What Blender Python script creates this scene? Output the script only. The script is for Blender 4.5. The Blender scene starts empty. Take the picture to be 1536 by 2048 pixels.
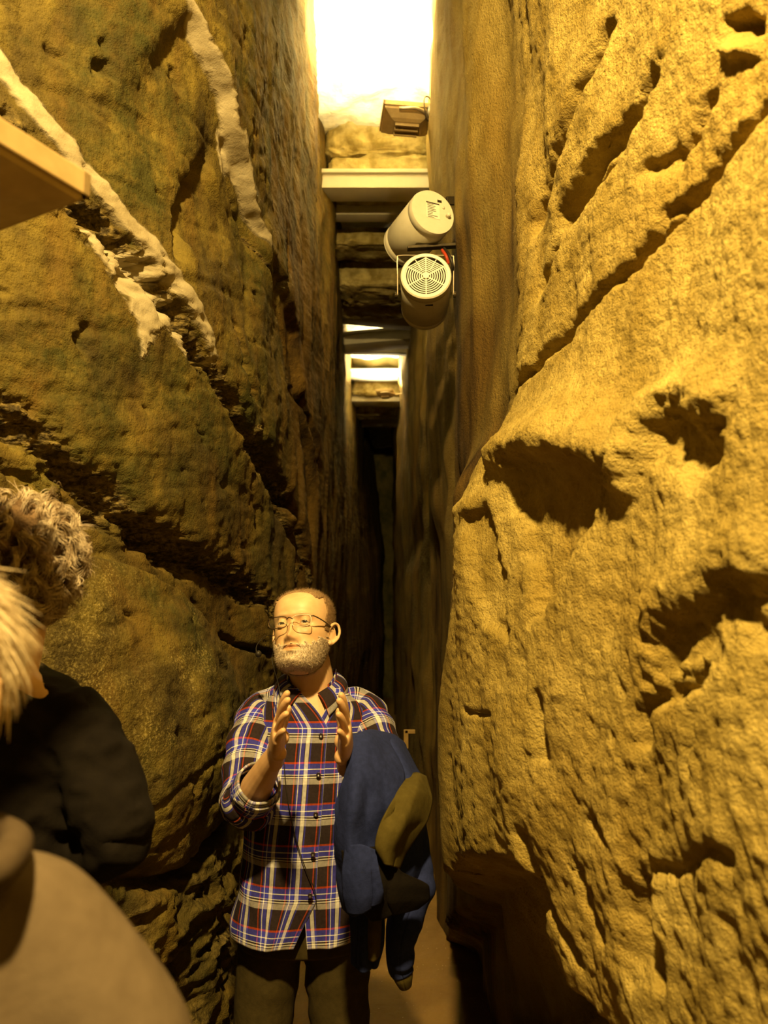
import bpy, bmesh, math, random
import numpy as np
from mathutils import Vector, Matrix, Quaternion
rng = random.Random(7)
PI = math.pi
S = bpy.context.scene
COL = S.collection

# ------------------------------------------------------------------ camera, world, light, exposure
F = 1500.0                      # focal length in pixels of a 1536 x 2048 frame
PITCH = math.radians(8.0)
CAM = Vector((0.0, 0.0, 1.62))
cd = bpy.data.cameras.new('camera')
cam = bpy.data.objects.new('camera', cd); COL.objects.link(cam)
cam.location = CAM
cam.rotation_euler = (PI/2 + PITCH, 0, 0)
cd.sensor_fit = 'VERTICAL'; cd.sensor_height = 36.0; cd.sensor_width = 27.0
cd.lens = F/2048*36.0
cd.clip_start = 0.02; cd.clip_end = 100
cd.dof.use_dof = True; cd.dof.focus_distance = 2.15; cd.dof.aperture_fstop = 4.0
S.camera = cam

w = bpy.data.worlds.new('world'); S.world = w; w.use_nodes = True
w.node_tree.nodes['Background'].inputs[0].default_value = (1.0, 0.66, 0.26, 1)
w.node_tree.nodes['Background'].inputs[1].default_value = 0.03

WARM = (1.0, 0.69, 0.24)
def lamp(name, kind, loc, target, energy, color=WARM, **kw):
    l = bpy.data.lights.new(name, kind); l.energy = energy; l.color = color
    for k, v in kw.items(): setattr(l, k, v)
    o = bpy.data.objects.new(name, l); COL.objects.link(o); o.location = loc
    o.rotation_euler = (Vector(target) - Vector(loc)).to_track_quat('-Z', 'Y').to_euler()
    return o
lamp('key_floodlight', 'SPOT', (-0.14, -0.30, 3.74), (-0.05, 2.1, 1.7), 980, spot_size=math.radians(122), spot_blend=0.55, shadow_soft_size=0.07)
lamp('ceiling_floodlight_glow', 'AREA', (0.120, 3.96, 4.476), (0.0, 3.80, 6), 260, (1.0, 0.80, 0.42), shape='RECTANGLE', size=0.14, size_y=0.08, spread=math.radians(130))
lamp('far_floodlight_glow', 'AREA', (0.02, 9.79, 4.635), (-0.03, 9.35, 6), 200, (1.0, 0.80, 0.42), shape='RECTANGLE', size=0.12, size_y=0.09, spread=math.radians(150))

S.view_settings.view_transform = 'Standard'
S.view_settings.look = 'None'
S.view_settings.gamma = 1.0
S.view_settings.use_curve_mapping = False
S.view_settings.exposure = 0.0

# ------------------------------------------------------------------ geometry of the picture: pixel <-> place
SP, CP = math.sin(PITCH), math.cos(PITCH)
def ray(px, py):
    xc = (px-768)/F; yc = -(py-1024)/F
    return np.array([xc, CP - SP*yc, SP + CP*yc])
def at(px, py, Y):
    d = ray(px, py); return Vector(d*(Y/d[1])) + CAM
def hermite(xs, ys, x):
    """smooth (monotone cubic) interpolation along the last axis of ys"""
    xs = np.asarray(xs, float); ys = np.asarray(ys, float)
    h = np.diff(xs); d = np.diff(ys, axis=-1)/h
    m = np.zeros_like(ys); m[..., 0] = d[..., 0]; m[..., -1] = d[..., -1]
    s = (d[..., 1:]*d[..., :-1] > 0)
    m[..., 1:-1] = np.where(s, 2*d[..., 1:]*d[..., :-1]/np.where(s, d[..., 1:]+d[..., :-1], 1), 0)
    x = np.clip(x, xs[0], xs[-1]); i = np.clip(np.searchsorted(xs, x)-1, 0, len(xs)-2)
    t = (x-xs[i])/h[i]
    return ((2*t**3-3*t**2+1)*ys[..., i] + (t**3-2*t**2+t)*h[i]*m[..., i]
            + (-2*t**3+3*t**2)*ys[..., i+1] + (t**3-t**2)*h[i]*m[..., i+1])

# ------------------------------------------------------------------ noise
_r = np.random.RandomState(11)
_perm = np.concatenate([_r.permutation(512)]*3)
_g = _r.normal(size=(512, 3)); _g /= np.linalg.norm(_g, axis=1)[:, None]
def perlin(x, y, z):
    xi = np.floor(x).astype(int); yi = np.floor(y).astype(int); zi = np.floor(z).astype(int)
    xf, yf, zf = x-xi, y-yi, z-zi
    u, v, q = [t*t*t*(t*(t*6-15)+10) for t in (xf, yf, zf)]
    out = 0
    for a in (0, 1):
        for b in (0, 1):
            for c in (0, 1):
                h = _perm[(_perm[(_perm[(xi+a) & 511]+yi+b) & 511]+zi+c) & 511]
                g = _g[h]
                n = g[..., 0]*(xf-a)+g[..., 1]*(yf-b)+g[..., 2]*(zf-c)
                out = out + n*(u if a else 1-u)*(v if b else 1-v)*(q if c else 1-q)
    return out*1.5
def fbm(x, y, z, octs=4, gain=0.5):
    s = 0; a = 1.0
    for k in range(octs):
        s = s + a*perlin(x+17.3*k, y-9.1*k, z+5.7*k); x, y, z = x*2.03, y*2.03, z*2.03; a *= gain
    return s
def ridged(x, y, z, octs=3):
    s = 0; a = 1.0
    for k in range(octs):
        s = s + a*(1-2*np.abs(perlin(x+3.3*k, y+7.1*k, z-5.7*k))); x, y, z = x*2.1, y*2.1, z*2.1; a *= 0.5
    return s
def sstep(a, b, x):
    t = np.clip((x-a)/(b-a), 0, 1); return t*t*(3-2*t)
def poly_dist(P, Y, Z, closed=False):
    """signed (by side) distance in metres from the points (Y,Z) to a polyline, and the parameter along it"""
    best = np.full(Y.shape, 1e9); sgn = np.zeros(Y.shape); par = np.zeros(Y.shape)
    for i in range(len(P)-1):
        (y0, z0), (y1, z1) = P[i], P[i+1]
        dy, dz = y1-y0, z1-z0; L = dy*dy+dz*dz+1e-12
        t = np.clip(((Y-y0)*dy+(Z-z0)*dz)/L, 0, 1)
        ey, ez = Y-y0-t*dy, Z-z0-t*dz; dd = np.sqrt(ey*ey+ez*ez)
        m = dd < best
        best = np.where(m, dd, best); sgn = np.where(m, np.sign(dy*ez-dz*ey), sgn); par = np.where(m, (i+t)/(len(P)-1), par)
    return best, sgn, par
def in_poly(P, Y, Z):
    ins = np.zeros(Y.shape, bool)
    for i in range(len(P)):
        (y0, z0), (y1, z1) = P[i], P[(i+1) % len(P)]
        if z0 == z1: continue
        c = ((z0 > Z) != (z1 > Z)) & (Y < (y1-y0)*(Z-z0)/(z1-z0)+y0)
        ins ^= c
    return ins

# ------------------------------------------------------------------ materials
class NT:
    def __init__(self, name):
        self.m = bpy.data.materials.new(name); self.m.use_nodes = True
        self.t = self.m.node_tree; self.b = self.t.nodes['Principled BSDF']
        self._oc = None
    def n(self, typ, **kw):
        nd = self.t.nodes.new(typ)
        for k, v in kw.items(): setattr(nd, k, v)
        return nd
    def link(self, a, b): self.t.links.new(a, b)
    def put(self, sock, v):
        if hasattr(v, 'is_output'): self.link(v, sock)
        else: sock.default_value = v
    @property
    def oc(self):
        if self._oc is None: self._oc = self.n('ShaderNodeTexCoord').outputs['Object']
        return self._oc
    def mapping(self, scale, vec=None, loc=(0, 0, 0)):
        mp = self.n('ShaderNodeMapping'); mp.inputs['Scale'].default_value = scale; mp.inputs['Location'].default_value = loc
        self.link(vec or self.oc, mp.inputs['Vector']); return mp.outputs[0]
    def noise(self, scale, detail=4, rough=0.55, vec=None, dist=0.0):
        nd = self.n('ShaderNodeTexNoise'); nd.inputs['Scale'].default_value = scale
        nd.inputs['Detail'].default_value = detail; nd.inputs['Roughness'].default_value = rough; nd.inputs['Distortion'].default_value = dist
        self.link(vec or self.oc, nd.inputs['Vector']); return nd.outputs['Fac']
    def voro(self, scale, vec=None, feature='F1', rand=1.0):
        nd = self.n('ShaderNodeTexVoronoi', feature=feature); nd.inputs['Scale'].default_value = scale; nd.inputs['Randomness'].default_value = rand
        self.link(vec or self.oc, nd.inputs['Vector']); return nd.outputs['Distance']
    def ramp(self, fac, stops):
        nd = self.n('ShaderNodeValToRGB'); e = nd.color_ramp.elements
        while len(e) < len(stops): e.new(0.5)
        for i, (p, c) in enumerate(stops):
            e[i].position = p; e[i].color = c if len(c) == 4 else (*c, 1)
        self.put(nd.inputs[0], fac); return nd.outputs[0]
    def mix(self, fac, a, b, mode='MIX'):
        nd = self.n('ShaderNodeMix', data_type='RGBA', blend_type=mode)
        self.put(nd.inputs[0], fac)
        for s, v in ((nd.inputs[6], a), (nd.inputs[7], b)):
            self.put(s, (*v, 1) if isinstance(v, tuple) and len(v) == 3 else v)
        return nd.outputs[2]
    def math(self, op, a, b=0.0, c=None, clamp=False):
        nd = self.n('ShaderNodeMath', operation=op, use_clamp=clamp); self.put(nd.inputs[0], a); self.put(nd.inputs[1], b)
        if c is not None: self.put(nd.inputs[2], c)
        return nd.outputs[0]
    def rng(self, v, a, b, c=0.0, d=1.0):
        nd = self.n('ShaderNodeMapRange'); self.put(nd.inputs[0], v)
        for i, q in enumerate((a, b, c, d)): nd.inputs[i+1].default_value = q
        return nd.outputs[0]
    def attr(self, name, out='Fac'):
        return self.n('ShaderNodeAttribute', attribute_name=name).outputs[out]
    def bump(self, h, strength=0.5, dist=0.01, normal=None):
        nd = self.n('ShaderNodeBump'); nd.inputs['Strength'].default_value = strength; nd.inputs['Distance'].default_value = dist
        self.link(h, nd.inputs['Height'])
        if normal is not None: self.link(normal, nd.inputs['Normal'])
        return nd.outputs[0]
    def done(self, color=None, rough=0.8, normal=None, spec=0.3, **kw):
        if color is not None: self.put(self.b.inputs['Base Color'], (*color, 1) if isinstance(color, tuple) and len(color) == 3 else color)
        self.put(self.b.inputs['Roughness'], rough); self.b.inputs['Specular IOR Level'].default_value = spec
        if normal is not None: self.link(normal, self.b.inputs['Normal'])
        for k, v in kw.items(): self.put(self.b.inputs[k], v)
        return self.m

def grain(name, c1, c2, scale=40, rough=0.8, bump=0.15, bscale=200, bdist=0.002, spec=0.3, metallic=0.0):
    t = NT(name)
    col = t.mix(t.rng(t.noise(scale, 3), 0.3, 0.7), c1, c2)
    return t.done(col, rough, t.bump(t.noise(bscale, 3), bump, bdist), spec, Metallic=metallic)

# ------------------------------------------------------------------ objects
def link_mesh(name, me, mat=None, parent=None, smooth=True):
    o = bpy.data.objects.new(name, me); COL.objects.link(o)
    if mat is not None: me.materials.append(mat)
    if smooth: me.polygons.foreach_set('use_smooth', [True]*len(me.polygons))
    if parent is not None: o.parent = parent
    return o
def obj(name, bm, mat=None, parent=None, smooth=True):
    me = bpy.data.meshes.new(name); bmesh.ops.recalc_face_normals(bm, faces=bm.faces[:]); bm.to_mesh(me); bm.free()
    return link_mesh(name, me, mat, parent, smooth)
def tag(o, label, cat, group=None):
    o['label'] = label; o['category'] = cat
    if group: o['group'] = group
    return o
def struct(o): o['kind'] = 'structure'; return o
def empty(name, loc=(0, 0, 0), rot=(0, 0, 0)):
    o = bpy.data.objects.new(name, None); COL.objects.link(o); o.location = loc; o.rotation_euler = rot; o.empty_display_size = 0.1
    return o
def sharp(o, ang=35):
    """flat faces with crisp edges stay crisp"""
    me = o.data; bm = bmesh.new(); bm.from_mesh(me)
    for e in bm.edges:
        if len(e.link_faces) == 2 and e.calc_face_angle(0) > math.radians(ang): e.smooth = False
    bm.to_mesh(me); bm.free(); return o
def bx(bm, c, s, rot=None, bevel=0.0):
    M = Matrix.Translation(c) @ (rot.to_4x4() if rot is not None else Matrix.Identity(4)) @ Matrix.Diagonal((*s, 1))
    g = bmesh.ops.create_cube(bm, size=1, matrix=M)
    if bevel:
        ed = list({e for v in g['verts'] for e in v.link_edges})
        bmesh.ops.bevel(bm, geom=ed, offset=bevel, segments=2, affect='EDGES', profile=0.6)
def frames(pts):
    """parallel-transport frames along a polyline"""
    pts = [Vector(p) for p in pts]; n = len(pts); T = []
    for i in range(n):
        a = pts[max(i-1, 0)]; b = pts[min(i+1, n-1)]; d = b-a
        T.append(d.normalized() if d.length > 1e-9 else Vector((0, 0, 1)))
    u = T[0].orthogonal().normalized(); fr = []
    for i in range(n):
        if i: u = T[i-1].rotation_difference(T[i]) @ u
        u = (u - T[i]*u.dot(T[i])).normalized(); fr.append((pts[i], u, T[i].cross(u)))
    return fr
def tube(bm, pts, rad, seg=10, cap=True):
    fr = frames(pts); n = len(fr)
    rad = [rad]*n if isinstance(rad, (int, float)) else rad
    rings = []
    for (p, u, v), r in zip(fr, rad):
        rings.append([bm.verts.new(p + (u*math.cos(a)+v*math.sin(a))*r) for a in [2*PI*k/seg for k in range(seg)]])
    skin_rings(bm, rings, cap); return rings
def skin_rings(bm, rings, cap=True):
    s = len(rings[0])
    for A, B in zip(rings, rings[1:]):
        for k in range(s): bm.faces.new((A[k], A[(k+1) % s], B[(k+1) % s], B[k]))
    if cap: bm.faces.new(rings[0][::-1]); bm.faces.new(rings[-1])
def smooth_path(pts, n=8):
    """Catmull-Rom through the points"""
    P = [Vector(p) for p in pts]; P = [2*P[0]-P[1]] + P + [2*P[-1]-P[-2]]; out = []
    for i in range(1, len(P)-2):
        a, b, c, d = P[i-1:i+3]
        for k in range(n):
            t = k/n
            out.append(0.5*((2*b)+(c-a)*t+(2*a-5*b+4*c-d)*t*t+(3*b-a-3*c+d)*t**3))
    out.append(P[-2]); return out
def lathe(bm, prof, seg=32, M=None):
    M = M or Matrix.Identity(4); rings = []
    for r, z in prof:
        rings.append([bm.verts.new(M @ Vector((r*math.cos(2*PI*k/seg), r*math.sin(2*PI*k/seg), z))) for k in range(seg)])
    skin_rings(bm, rings, True)
def grid_mesh(name, V, mat, parent=None, attrs=None, flip=False, uv=None):
    """V: (rows, cols, 3)"""
    R, C_ = V.shape[:2]
    idx = np.arange(R*C_).reshape(R, C_)
    q = np.stack([idx[:-1, :-1], idx[:-1, 1:], idx[1:, 1:], idx[1:, :-1]], -1).reshape(-1, 4)
    if flip: q = q[:, ::-1]
    me = bpy.data.meshes.new(name)
    me.vertices.add(R*C_); me.vertices.foreach_set('co', V.reshape(-1).astype(np.float32))
    nf = len(q); me.loops.add(nf*4); me.polygons.add(nf)
    me.loops.foreach_set('vertex_index', q.reshape(-1).astype(np.int32))
    me.polygons.foreach_set('loop_start', np.arange(0, nf*4, 4, dtype=np.int32))
    me.polygons.foreach_set('use_smooth', np.ones(nf, bool))
    me.update(calc_edges=True)
    for k, a in (attrs or {}).items():
        at_ = me.attributes.new(k, 'FLOAT', 'POINT'); at_.data.foreach_set('value', a.reshape(-1).astype(np.float32))
    o = bpy.data.objects.new(name, me); COL.objects.link(o); me.materials.append(mat)
    if parent is not None: o.parent = parent
    return o
# ------------------------------------------------------------------ rock walls
def rock_material(name, left):
    t = NT(name)
    big = t.noise(1.6, 5, 0.6); mid = t.noise(7, 6, 0.62); fine = t.noise(48 if left else 92, 5, 0.65); tiny = t.noise(230, 2, 0.6)
    streak = t.noise(1.0, 5, 0.6, t.mapping((9, 9, 1.3)))
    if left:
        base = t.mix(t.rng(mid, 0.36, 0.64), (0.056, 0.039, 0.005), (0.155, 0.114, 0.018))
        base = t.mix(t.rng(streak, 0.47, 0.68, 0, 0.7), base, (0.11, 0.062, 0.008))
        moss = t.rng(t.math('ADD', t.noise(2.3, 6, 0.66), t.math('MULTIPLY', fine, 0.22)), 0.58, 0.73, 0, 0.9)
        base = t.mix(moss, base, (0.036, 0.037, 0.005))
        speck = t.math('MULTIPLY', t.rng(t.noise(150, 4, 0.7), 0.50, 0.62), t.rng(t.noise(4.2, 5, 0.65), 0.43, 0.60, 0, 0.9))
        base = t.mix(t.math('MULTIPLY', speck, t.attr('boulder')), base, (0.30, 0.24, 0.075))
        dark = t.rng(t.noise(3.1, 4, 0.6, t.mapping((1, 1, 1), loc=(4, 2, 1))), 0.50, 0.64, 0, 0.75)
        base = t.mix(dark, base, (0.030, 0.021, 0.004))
    else:
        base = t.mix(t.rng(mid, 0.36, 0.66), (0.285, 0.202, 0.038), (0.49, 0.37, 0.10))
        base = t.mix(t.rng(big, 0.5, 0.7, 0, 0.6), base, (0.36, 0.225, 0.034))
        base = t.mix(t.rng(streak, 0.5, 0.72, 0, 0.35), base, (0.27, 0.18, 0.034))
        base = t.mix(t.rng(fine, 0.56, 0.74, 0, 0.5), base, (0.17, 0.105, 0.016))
    base = t.mix(t.attr('rust_shade'), base, t.mix(t.rng(streak, 0.4, 0.6), (0.035, 0.018, 0.003), (0.12, 0.068, 0.010)))  # brown stains, and the dimness of the far cleft put into the colour
    base = t.mix(t.attr('rubble'), base, t.mix(t.rng(fine, 0.4, 0.66), (0.035, 0.024, 0.007), (0.20, 0.145, 0.042)))
    base = t.mix(t.attr('mortar'), base, t.mix(t.rng(mid, 0.35, 0.65), (0.28, 0.235, 0.14), (0.39, 0.34, 0.225)))
    pits = t.rng(t.voro(26 if left else 34), 0.02, 0.16)
    h = t.math('ADD', t.math('MULTIPLY', fine, 0.9), t.math('MULTIPLY', tiny, 0.28))
    h = t.math('ADD', h, t.math('MULTIPLY', pits, 0.25))
    h = t.math('ADD', h, t.math('MULTIPLY', t.voro(60), t.math('MULTIPLY', t.attr('rubble'), -1.2)))
    h = t.math('MULTIPLY', h, t.rng(t.attr('mortar'), 0, 1, 1.0, 0.25))
    nm = t.bump(h, 0.65 if left else 0.9, 0.014 if left else 0.013)
    return t.done(base, 0.82, nm, 0.25)
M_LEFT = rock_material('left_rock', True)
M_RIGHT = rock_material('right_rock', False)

class Wall:
    def __init__(self, ys, zs, X, gy, gz, side):
        self.ys, self.zs, self.X, self.side = np.array(ys, float), np.array(zs, float), np.array(X, float), side
        self.gy, self.gz = gy, gz
        self.Y, self.Z = np.meshgrid(gy, gz)            # rows: z, columns: y
        A = hermite(self.ys, self.X, gy)                # (nz, ncol)
        self.B = hermite(self.zs, A.T, gz).T            # (rows, cols)
        self.D = np.zeros(self.B.shape)                 # displacement into the passage
        self.at = {k: np.zeros(self.B.shape) for k in ('mortar', 'rubble', 'rust_shade', 'boulder')}
    def base(self, y, z):
        i = np.clip(np.searchsorted(self.gz, z), 0, len(self.gz)-1)
        return np.interp(y, self.gy, self.B[i])
    def surf(self, y, z):
        i = int(np.clip(np.searchsorted(self.gz, z), 0, len(self.gz)-1)); return float(np.interp(y, self.gy, self.B[i]-self.side*self.D[i]))
    def hit(self, px, py):
        d = ray(px, py); d = d/d[1]; prev = None
        for Y in np.concatenate([np.arange(0.5, 4, 0.02), np.arange(4, 16, 0.06)]):
            x = d[0]*Y; z = CAM.z + d[2]*Y
            f = (x - self.base(Y, z))*self.side
            if prev is not None and f > 0 >= prev[1]:
                k = prev[1]/(prev[1]-f); Y = prev[0]+(Y-prev[0])*k; break
            prev = (Y, f)
        return (Y, CAM.z + d[2]*Y)
    def pts(self, P): return [self.hit(*p) for p in P]
    def box(self, P, pad):
        ys = [p[0] for p in P]; zs = [p[1] for p in P]
        c = np.where((self.gy > min(ys)-pad) & (self.gy < max(ys)+pad))[0]; r = np.where((self.gz > min(zs)-pad) & (self.gz < max(zs)+pad))[0]
        return np.ix_(range(r[0], r[-1]+1), range(c[0], c[-1]+1)) if len(c) and len(r) else None
    def wob(self, b, amp, sc): return amp*(fbm(self.Y[b]*sc, self.Z[b]*sc, self.Y[b]*0+3.3, 3) + 0.45*fbm(self.Y[b]*sc*5, self.Z[b]*sc*5, self.Y[b]*0+8.3, 2))
    def crack(self, P, width, depth, wob=0.01, wsc=14, attr=None, aw=1.5):
        """a groove along a line of the rock"""
        Q = self.pts(P); b = self.box(Q, width*4+0.1)
        if b is None: return
        d, s, t = poly_dist(Q, self.Y[b]+self.wob(b, wob, wsc), self.Z[b]+self.wob(b, wob, wsc*1.3))
        taper = sstep(0, 0.08, t)*sstep(0, 0.08, 1-t)*0.85+0.15
        self.D[b] -= depth*taper*np.exp(-(d/width)**2)
        if attr: self.at[attr][b] = np.maximum(self.at[attr][b], 1-sstep(width*aw*0.7, width*aw, d))
    def band(self, P, half, attr, raised=0.0, wob=0.012, wsc=16, soft=0.006):
        Q = self.pts(P); b = self.box(Q, half*3+0.1)
        d, s, t = poly_dist(Q, self.Y[b]+self.wob(b, wob, wsc), self.Z[b]+self.wob(b, wob, wsc*1.2))
        m = 1-sstep(half-soft, half+soft, d+0*t)
        self.at[attr][b] = np.maximum(self.at[attr][b], m); self.D[b] += raised*m
        return b, m
    def step(self, P, drop, reach, width=0.02, wob=0.012, wsc=12):
        """one side of the line (its left hand, walking along it) stands back by drop, fading out over reach"""
        Q = self.pts(P); b = self.box(Q, reach+0.1)
        d, s, t = poly_dist(Q, self.Y[b]+self.wob(b, wob, wsc), self.Z[b]+self.wob(b, wob, wsc*1.3))
        sd = d*s
        taper = sstep(0, 0.12, t)*sstep(0, 0.12, 1-t)
        self.D[b] -= drop*taper*sstep(-width, width, sd)*(1-sstep(0.0, reach, sd))
    def patch(self, P, depth, edge, attr=None, soft=0.01, wob=0.015, wsc=12):
        """an area pushed back (depth > 0) or forward"""
        Q = self.pts(P); b = self.box(Q, edge+0.15)
        Y = self.Y[b]+self.wob(b, wob, wsc); Z = self.Z[b]+self.wob(b, wob, wsc*1.3)
        ins = in_poly(Q, Y, Z); d, _, _ = poly_dist(Q+[Q[0]], Y, Z)
        sd = np.where(ins, d, -d)
        self.D[b] -= depth*sstep(-edge*0.3, edge, sd)
        if attr: self.at[attr][b] = np.maximum(self.at[attr][b], sstep(-soft, soft, sd))
        return b, sstep(-soft, soft, sd)

rows = np.concatenate([np.linspace(-0.06, 0.5, 40)[:-1], np.linspace(0.5, 3.7, 620)[:-1], np.linspace(3.7, 5.25, 170)])
def cols(y0, y1, y2, n1, n2):
    a = np.linspace(-1.9, y0, 26)[:-1]; b = 1/np.linspace(1/y0, 1/y1, n1); c = 1/np.linspace(1/y1, 1/y2, n2)
    return np.concatenate([a, b[:-1], c])

# left wall: splays open towards the camera, narrows into the cleft
yl = [-1.9, 0, 0.8, 1.2, 1.55, 1.8, 2.1, 2.5, 3.0, 3.9, 5.4, 7, 9, 11, 12.5, 14, 16]
xl = [-1.55, -1.45, -1.22, -1.02, -0.81, -0.655, -0.52, -0.465, -0.44, -0.42, -0.40, -0.43, -0.475, -0.42, -0.22, -0.03, 0.0]
zl = [-0.1, 0.6, 0.95, 1.25, 1.8, 2.3, 2.8, 3.4, 4.2, 5.3]
offs = {  # leaning of the rock with height
    -0.1: [0, 0, 0, -.03, -.10, -.13, -.12, -.06, 0, 0, 0, 0, 0, .03, 0, 0, 0],
    0.6:  [0, 0, 0, -.02, -.08, -.10, -.08, -.05, 0, 0, 0, 0, 0, .03, 0, 0, 0],
    0.95: [0, 0, 0, 0, -.02, -.04, -.04, -.04, -.01, 0, 0, 0, 0, .05, 0, 0, 0],
    1.25: [0, 0, 0, 0.02, .03, .03, .0, -.02, 0, .01, .01, 0, 0, .08, 0.03, 0, 0],
    1.8:  [0, 0, 0, 0.02, .02, .0, -.02, -.01, .01, .02, .01, 0, 0, .06, 0.03, 0, 0],
    2.3:  [0, 0, 0, 0, 0, -.01, .0, .01, .01, .03, .02, 0, 0, .04, 0.02, 0, 0],
    2.8:  [0, 0, 0, 0, 0, 0, 0, 0, 0, .02, .02, 0, 0, .02, -.02, 0, 0],
    3.4:  [0, 0, 0, 0, 0, 0, 0, 0, 0, 0, .0, 0, 0, 0, -.1, -.1, 0],
    4.2:  [0, 0, 0, 0, 0, 0, 0, 0, 0, 0.015, 0, 0, 0, 0, -.14, -.2, -.1],
    5.3:  [0, 0, 0, 0, 0, 0, 0, 0, 0, 0, 0, 0, 0, 0, -.16, -.3, -.2]}
XL = [[a+b for a, b in zip(xl, offs[z])] for z in zl]
WL = Wall(yl, zl, XL, cols(0.95, 4.6, 16, 330, 130), rows, -1)
Y, Z = WL.Y, WL.Z
far = sstep(2.4, 3.4, Y)
WL.D += 0.055*fbm(Y*0.9, Z*0.8, Y*0+1.5, 2)*(1-0.6*far)
WL.D += 0.016*fbm(Y*3.2, Z*2.6+Y*1.2, Y*0+7.5, 3)
WL.D += (0.05*ridged(Y*1.6, Z*0.55, Y*0+2.5, 2)-0.05)*far                       # upright ribs further in
WL.D += 0.006*fbm(Y*14, Z*9, Y*0+4.5, 3) + 0.004*fbm(Y*40, Z*34, Y*0, 2)
bed = ridged(Y*1.3+Z*0.8, Z*5.5-Y*1.6, Y*0+14, 2); WL.D -= 0.016*np.clip(bed-0.95, 0, 1)*(1-far)
pit = np.clip(fbm(Y*9, Z*11, Y*0+9.1, 3)-0.50, 0, 1); WL.D -= 0.08*pit*(1-far)
seamA = [(-70, 40), (0, 122), (100, 250), (200, 372), (290, 468), (345, 528), (400, 590), (437, 655), (455, 715)]
crev = [(150, 395), (260, 505), (350, 590), (415, 680), (455, 745), (480, 800), (505, 870), (540, 950), (572, 1040), (600, 1150)]
lowseam = [(-60, 770), (60, 838), (140, 905), (210, 955), (280, 1010), (345, 1060), (420, 1110), (480, 1150), (560, 1235)]
WL.step(lowseam[::-1], 0.05, 0.5, 0.015)
WL.crack(lowseam, 0.026, 0.075, 0.03, 16, 'rubble', 1.2)
WL.crack([(0, 905), (110, 955), (220, 1030), (320, 1080)], 0.012, 0.03, 0.02, 18)
WL.crack([(330, 1065), (400, 1110), (440, 1150)], 0.03, 0.09, 0.02, 16)
WL.crack(crev, 0.035, 0.10, 0.03, 18, 'rubble', 1.35)
WL.crack(crev[5:], 0.03, 0.10, 0.015, 14)
WL.patch([(0, 200), (70, 285), (140, 360), (200, 425), (300, 535), (405, 645), (445, 725), (430, 740), (350, 600), (255, 530), (175, 462), (120, 425), (60, 390), (0, 330)], 0.03, 0.03, 'rubble', 0.02, 0.03, 18)
WL.band(seamA, 0.025, 'mortar', 0.005, 0.010)
WL.patch([(168, 448), (215, 478), (305, 508), (365, 580), (398, 645), (410, 720), (376, 675), (345, 655), (322, 668), (306, 722), (288, 660), (262, 600), (240, 560), (205, 500)], -0.003, 0.01, 'mortar', 0.005, 0.018, 20)
seamC = [(340, -10), (400, 90), (448, 190), (466, 262), (490, 330), (512, 420), (532, 485)]
WL.step(seamC[::-1], 0.06, 0.6, 0.02, 0.004)
WL.band(seamC, 0.017, 'mortar', 0.006, 0.006)
WL.patch([(455, 258), (478, 262), (500, 345), (512, 420), (490, 350), (484, 350), (470, 345)], 0, 0.01, 'mortar', 0.004, 0.004)
WL.step([(532, 485), (560, 560), (590, 660), (600, 760), (610, 850), (622, 900), (630, 1000), (628, 1100)][::-1], 0.05, 0.6, 0.02, 0.004)
WL.crack([(452, 300), (425, 358), (398, 410), (384, 470), (380, 520)], 0.022, 0.10, 0.006)
WL.step([(445, 315), (420, 370), (385, 470)], 0.035, 0.3, 0.01, 0.004)
WL.crack([(468, 290), (500, 420), (540, 560), (575, 680), (590, 770)], 0.016, 0.06, 0.010, 14, 'rubble', 1.0)
WL.crack([(520, 870), (560, 955), (595, 1040), (615, 1160)], 0.035, 0.13, 0.02, 12, 'rubble', 1.2)
WL.crack([(600, 780), (625, 880), (640, 1000), (640, 1120)], 0.03, 0.08, 0.02, 8)
WL.crack([(575, 450), (572, 520), (560, 590), (566, 640), (575, 690)], 0.02, 0.09, 0.01)
WL.crack([(486, 640), (505, 760), (515, 800)], 0.02, 0.07, 0.02)
WL.crack([(520, 900), (560, 960), (575, 1010)], 0.03, 0.10, 0.03)
# boulder low on the left
edge = [(150, 1092), (190, 1102), (255, 1112), (320, 1132), (390, 1180), (440, 1250), (462, 1330), (472, 1420)]
WL.step(edge, 0.05, 0.35, 0.014, 0.004)
WL.crack(edge[:5], 0.008, 0.02, 0.004)
WL.crack([(480, 1268), (505, 1290), (545, 1312)], 0.010, 0.05, 0.01)
WL.crack([(440, 1195), (455, 1240), (462, 1262)], 0.008, 0.03, 0.01)
WL.step([(120, 1735), (200, 1748), (300, 1765), (360, 1748), (400, 1700), (440, 1650), (500, 1600)], -0.0, 0.4, 0.015)
WL.crack([(150, 1740), (230, 1752), (310, 1768), (365, 1750), (405, 1695), (450, 1640), (490, 1610)], 0.022, 0.08, 0.012)
b, m = WL.patch([(150, 1100), (255, 1110), (390, 1178), (450, 1280), (475, 1420), (470, 1600), (400, 1690), (300, 1760), (150, 1740), (-50, 1740), (-50, 1100)], -0.02, 0.12, 'boulder', 0.05)
low = 1-sstep(0.80, 0.98, Z+0.05*fbm(Y*4, Z*4, Y*0+2, 2))
WL.D += low*(0.055*ridged(Y*3.5, Z*5.5, Y*0+6.2, 3)-0.06)*(1-sstep(3, 4, Y))
WL.at['rubble'] = np.maximum(WL.at['rubble'], low*np.clip(0.5+fbm(Y*6, Z*6, Y*0, 2), 0, 1)*(1-far)*0.8)
fl = sstep(0.2, 0.5, fbm(Y*1.1, Z*0.9, Y*0+20, 3)); WL.at['rust_shade'] = np.clip(fl*0.5+0.9*sstep(2.7, 3.6, Y)*(1-0.6*sstep(3.2, 4.0, Z)), 0, 1)*(1-WL.at['mortar'])  # random stains, plus painted gloom that grows into the cleft
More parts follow.
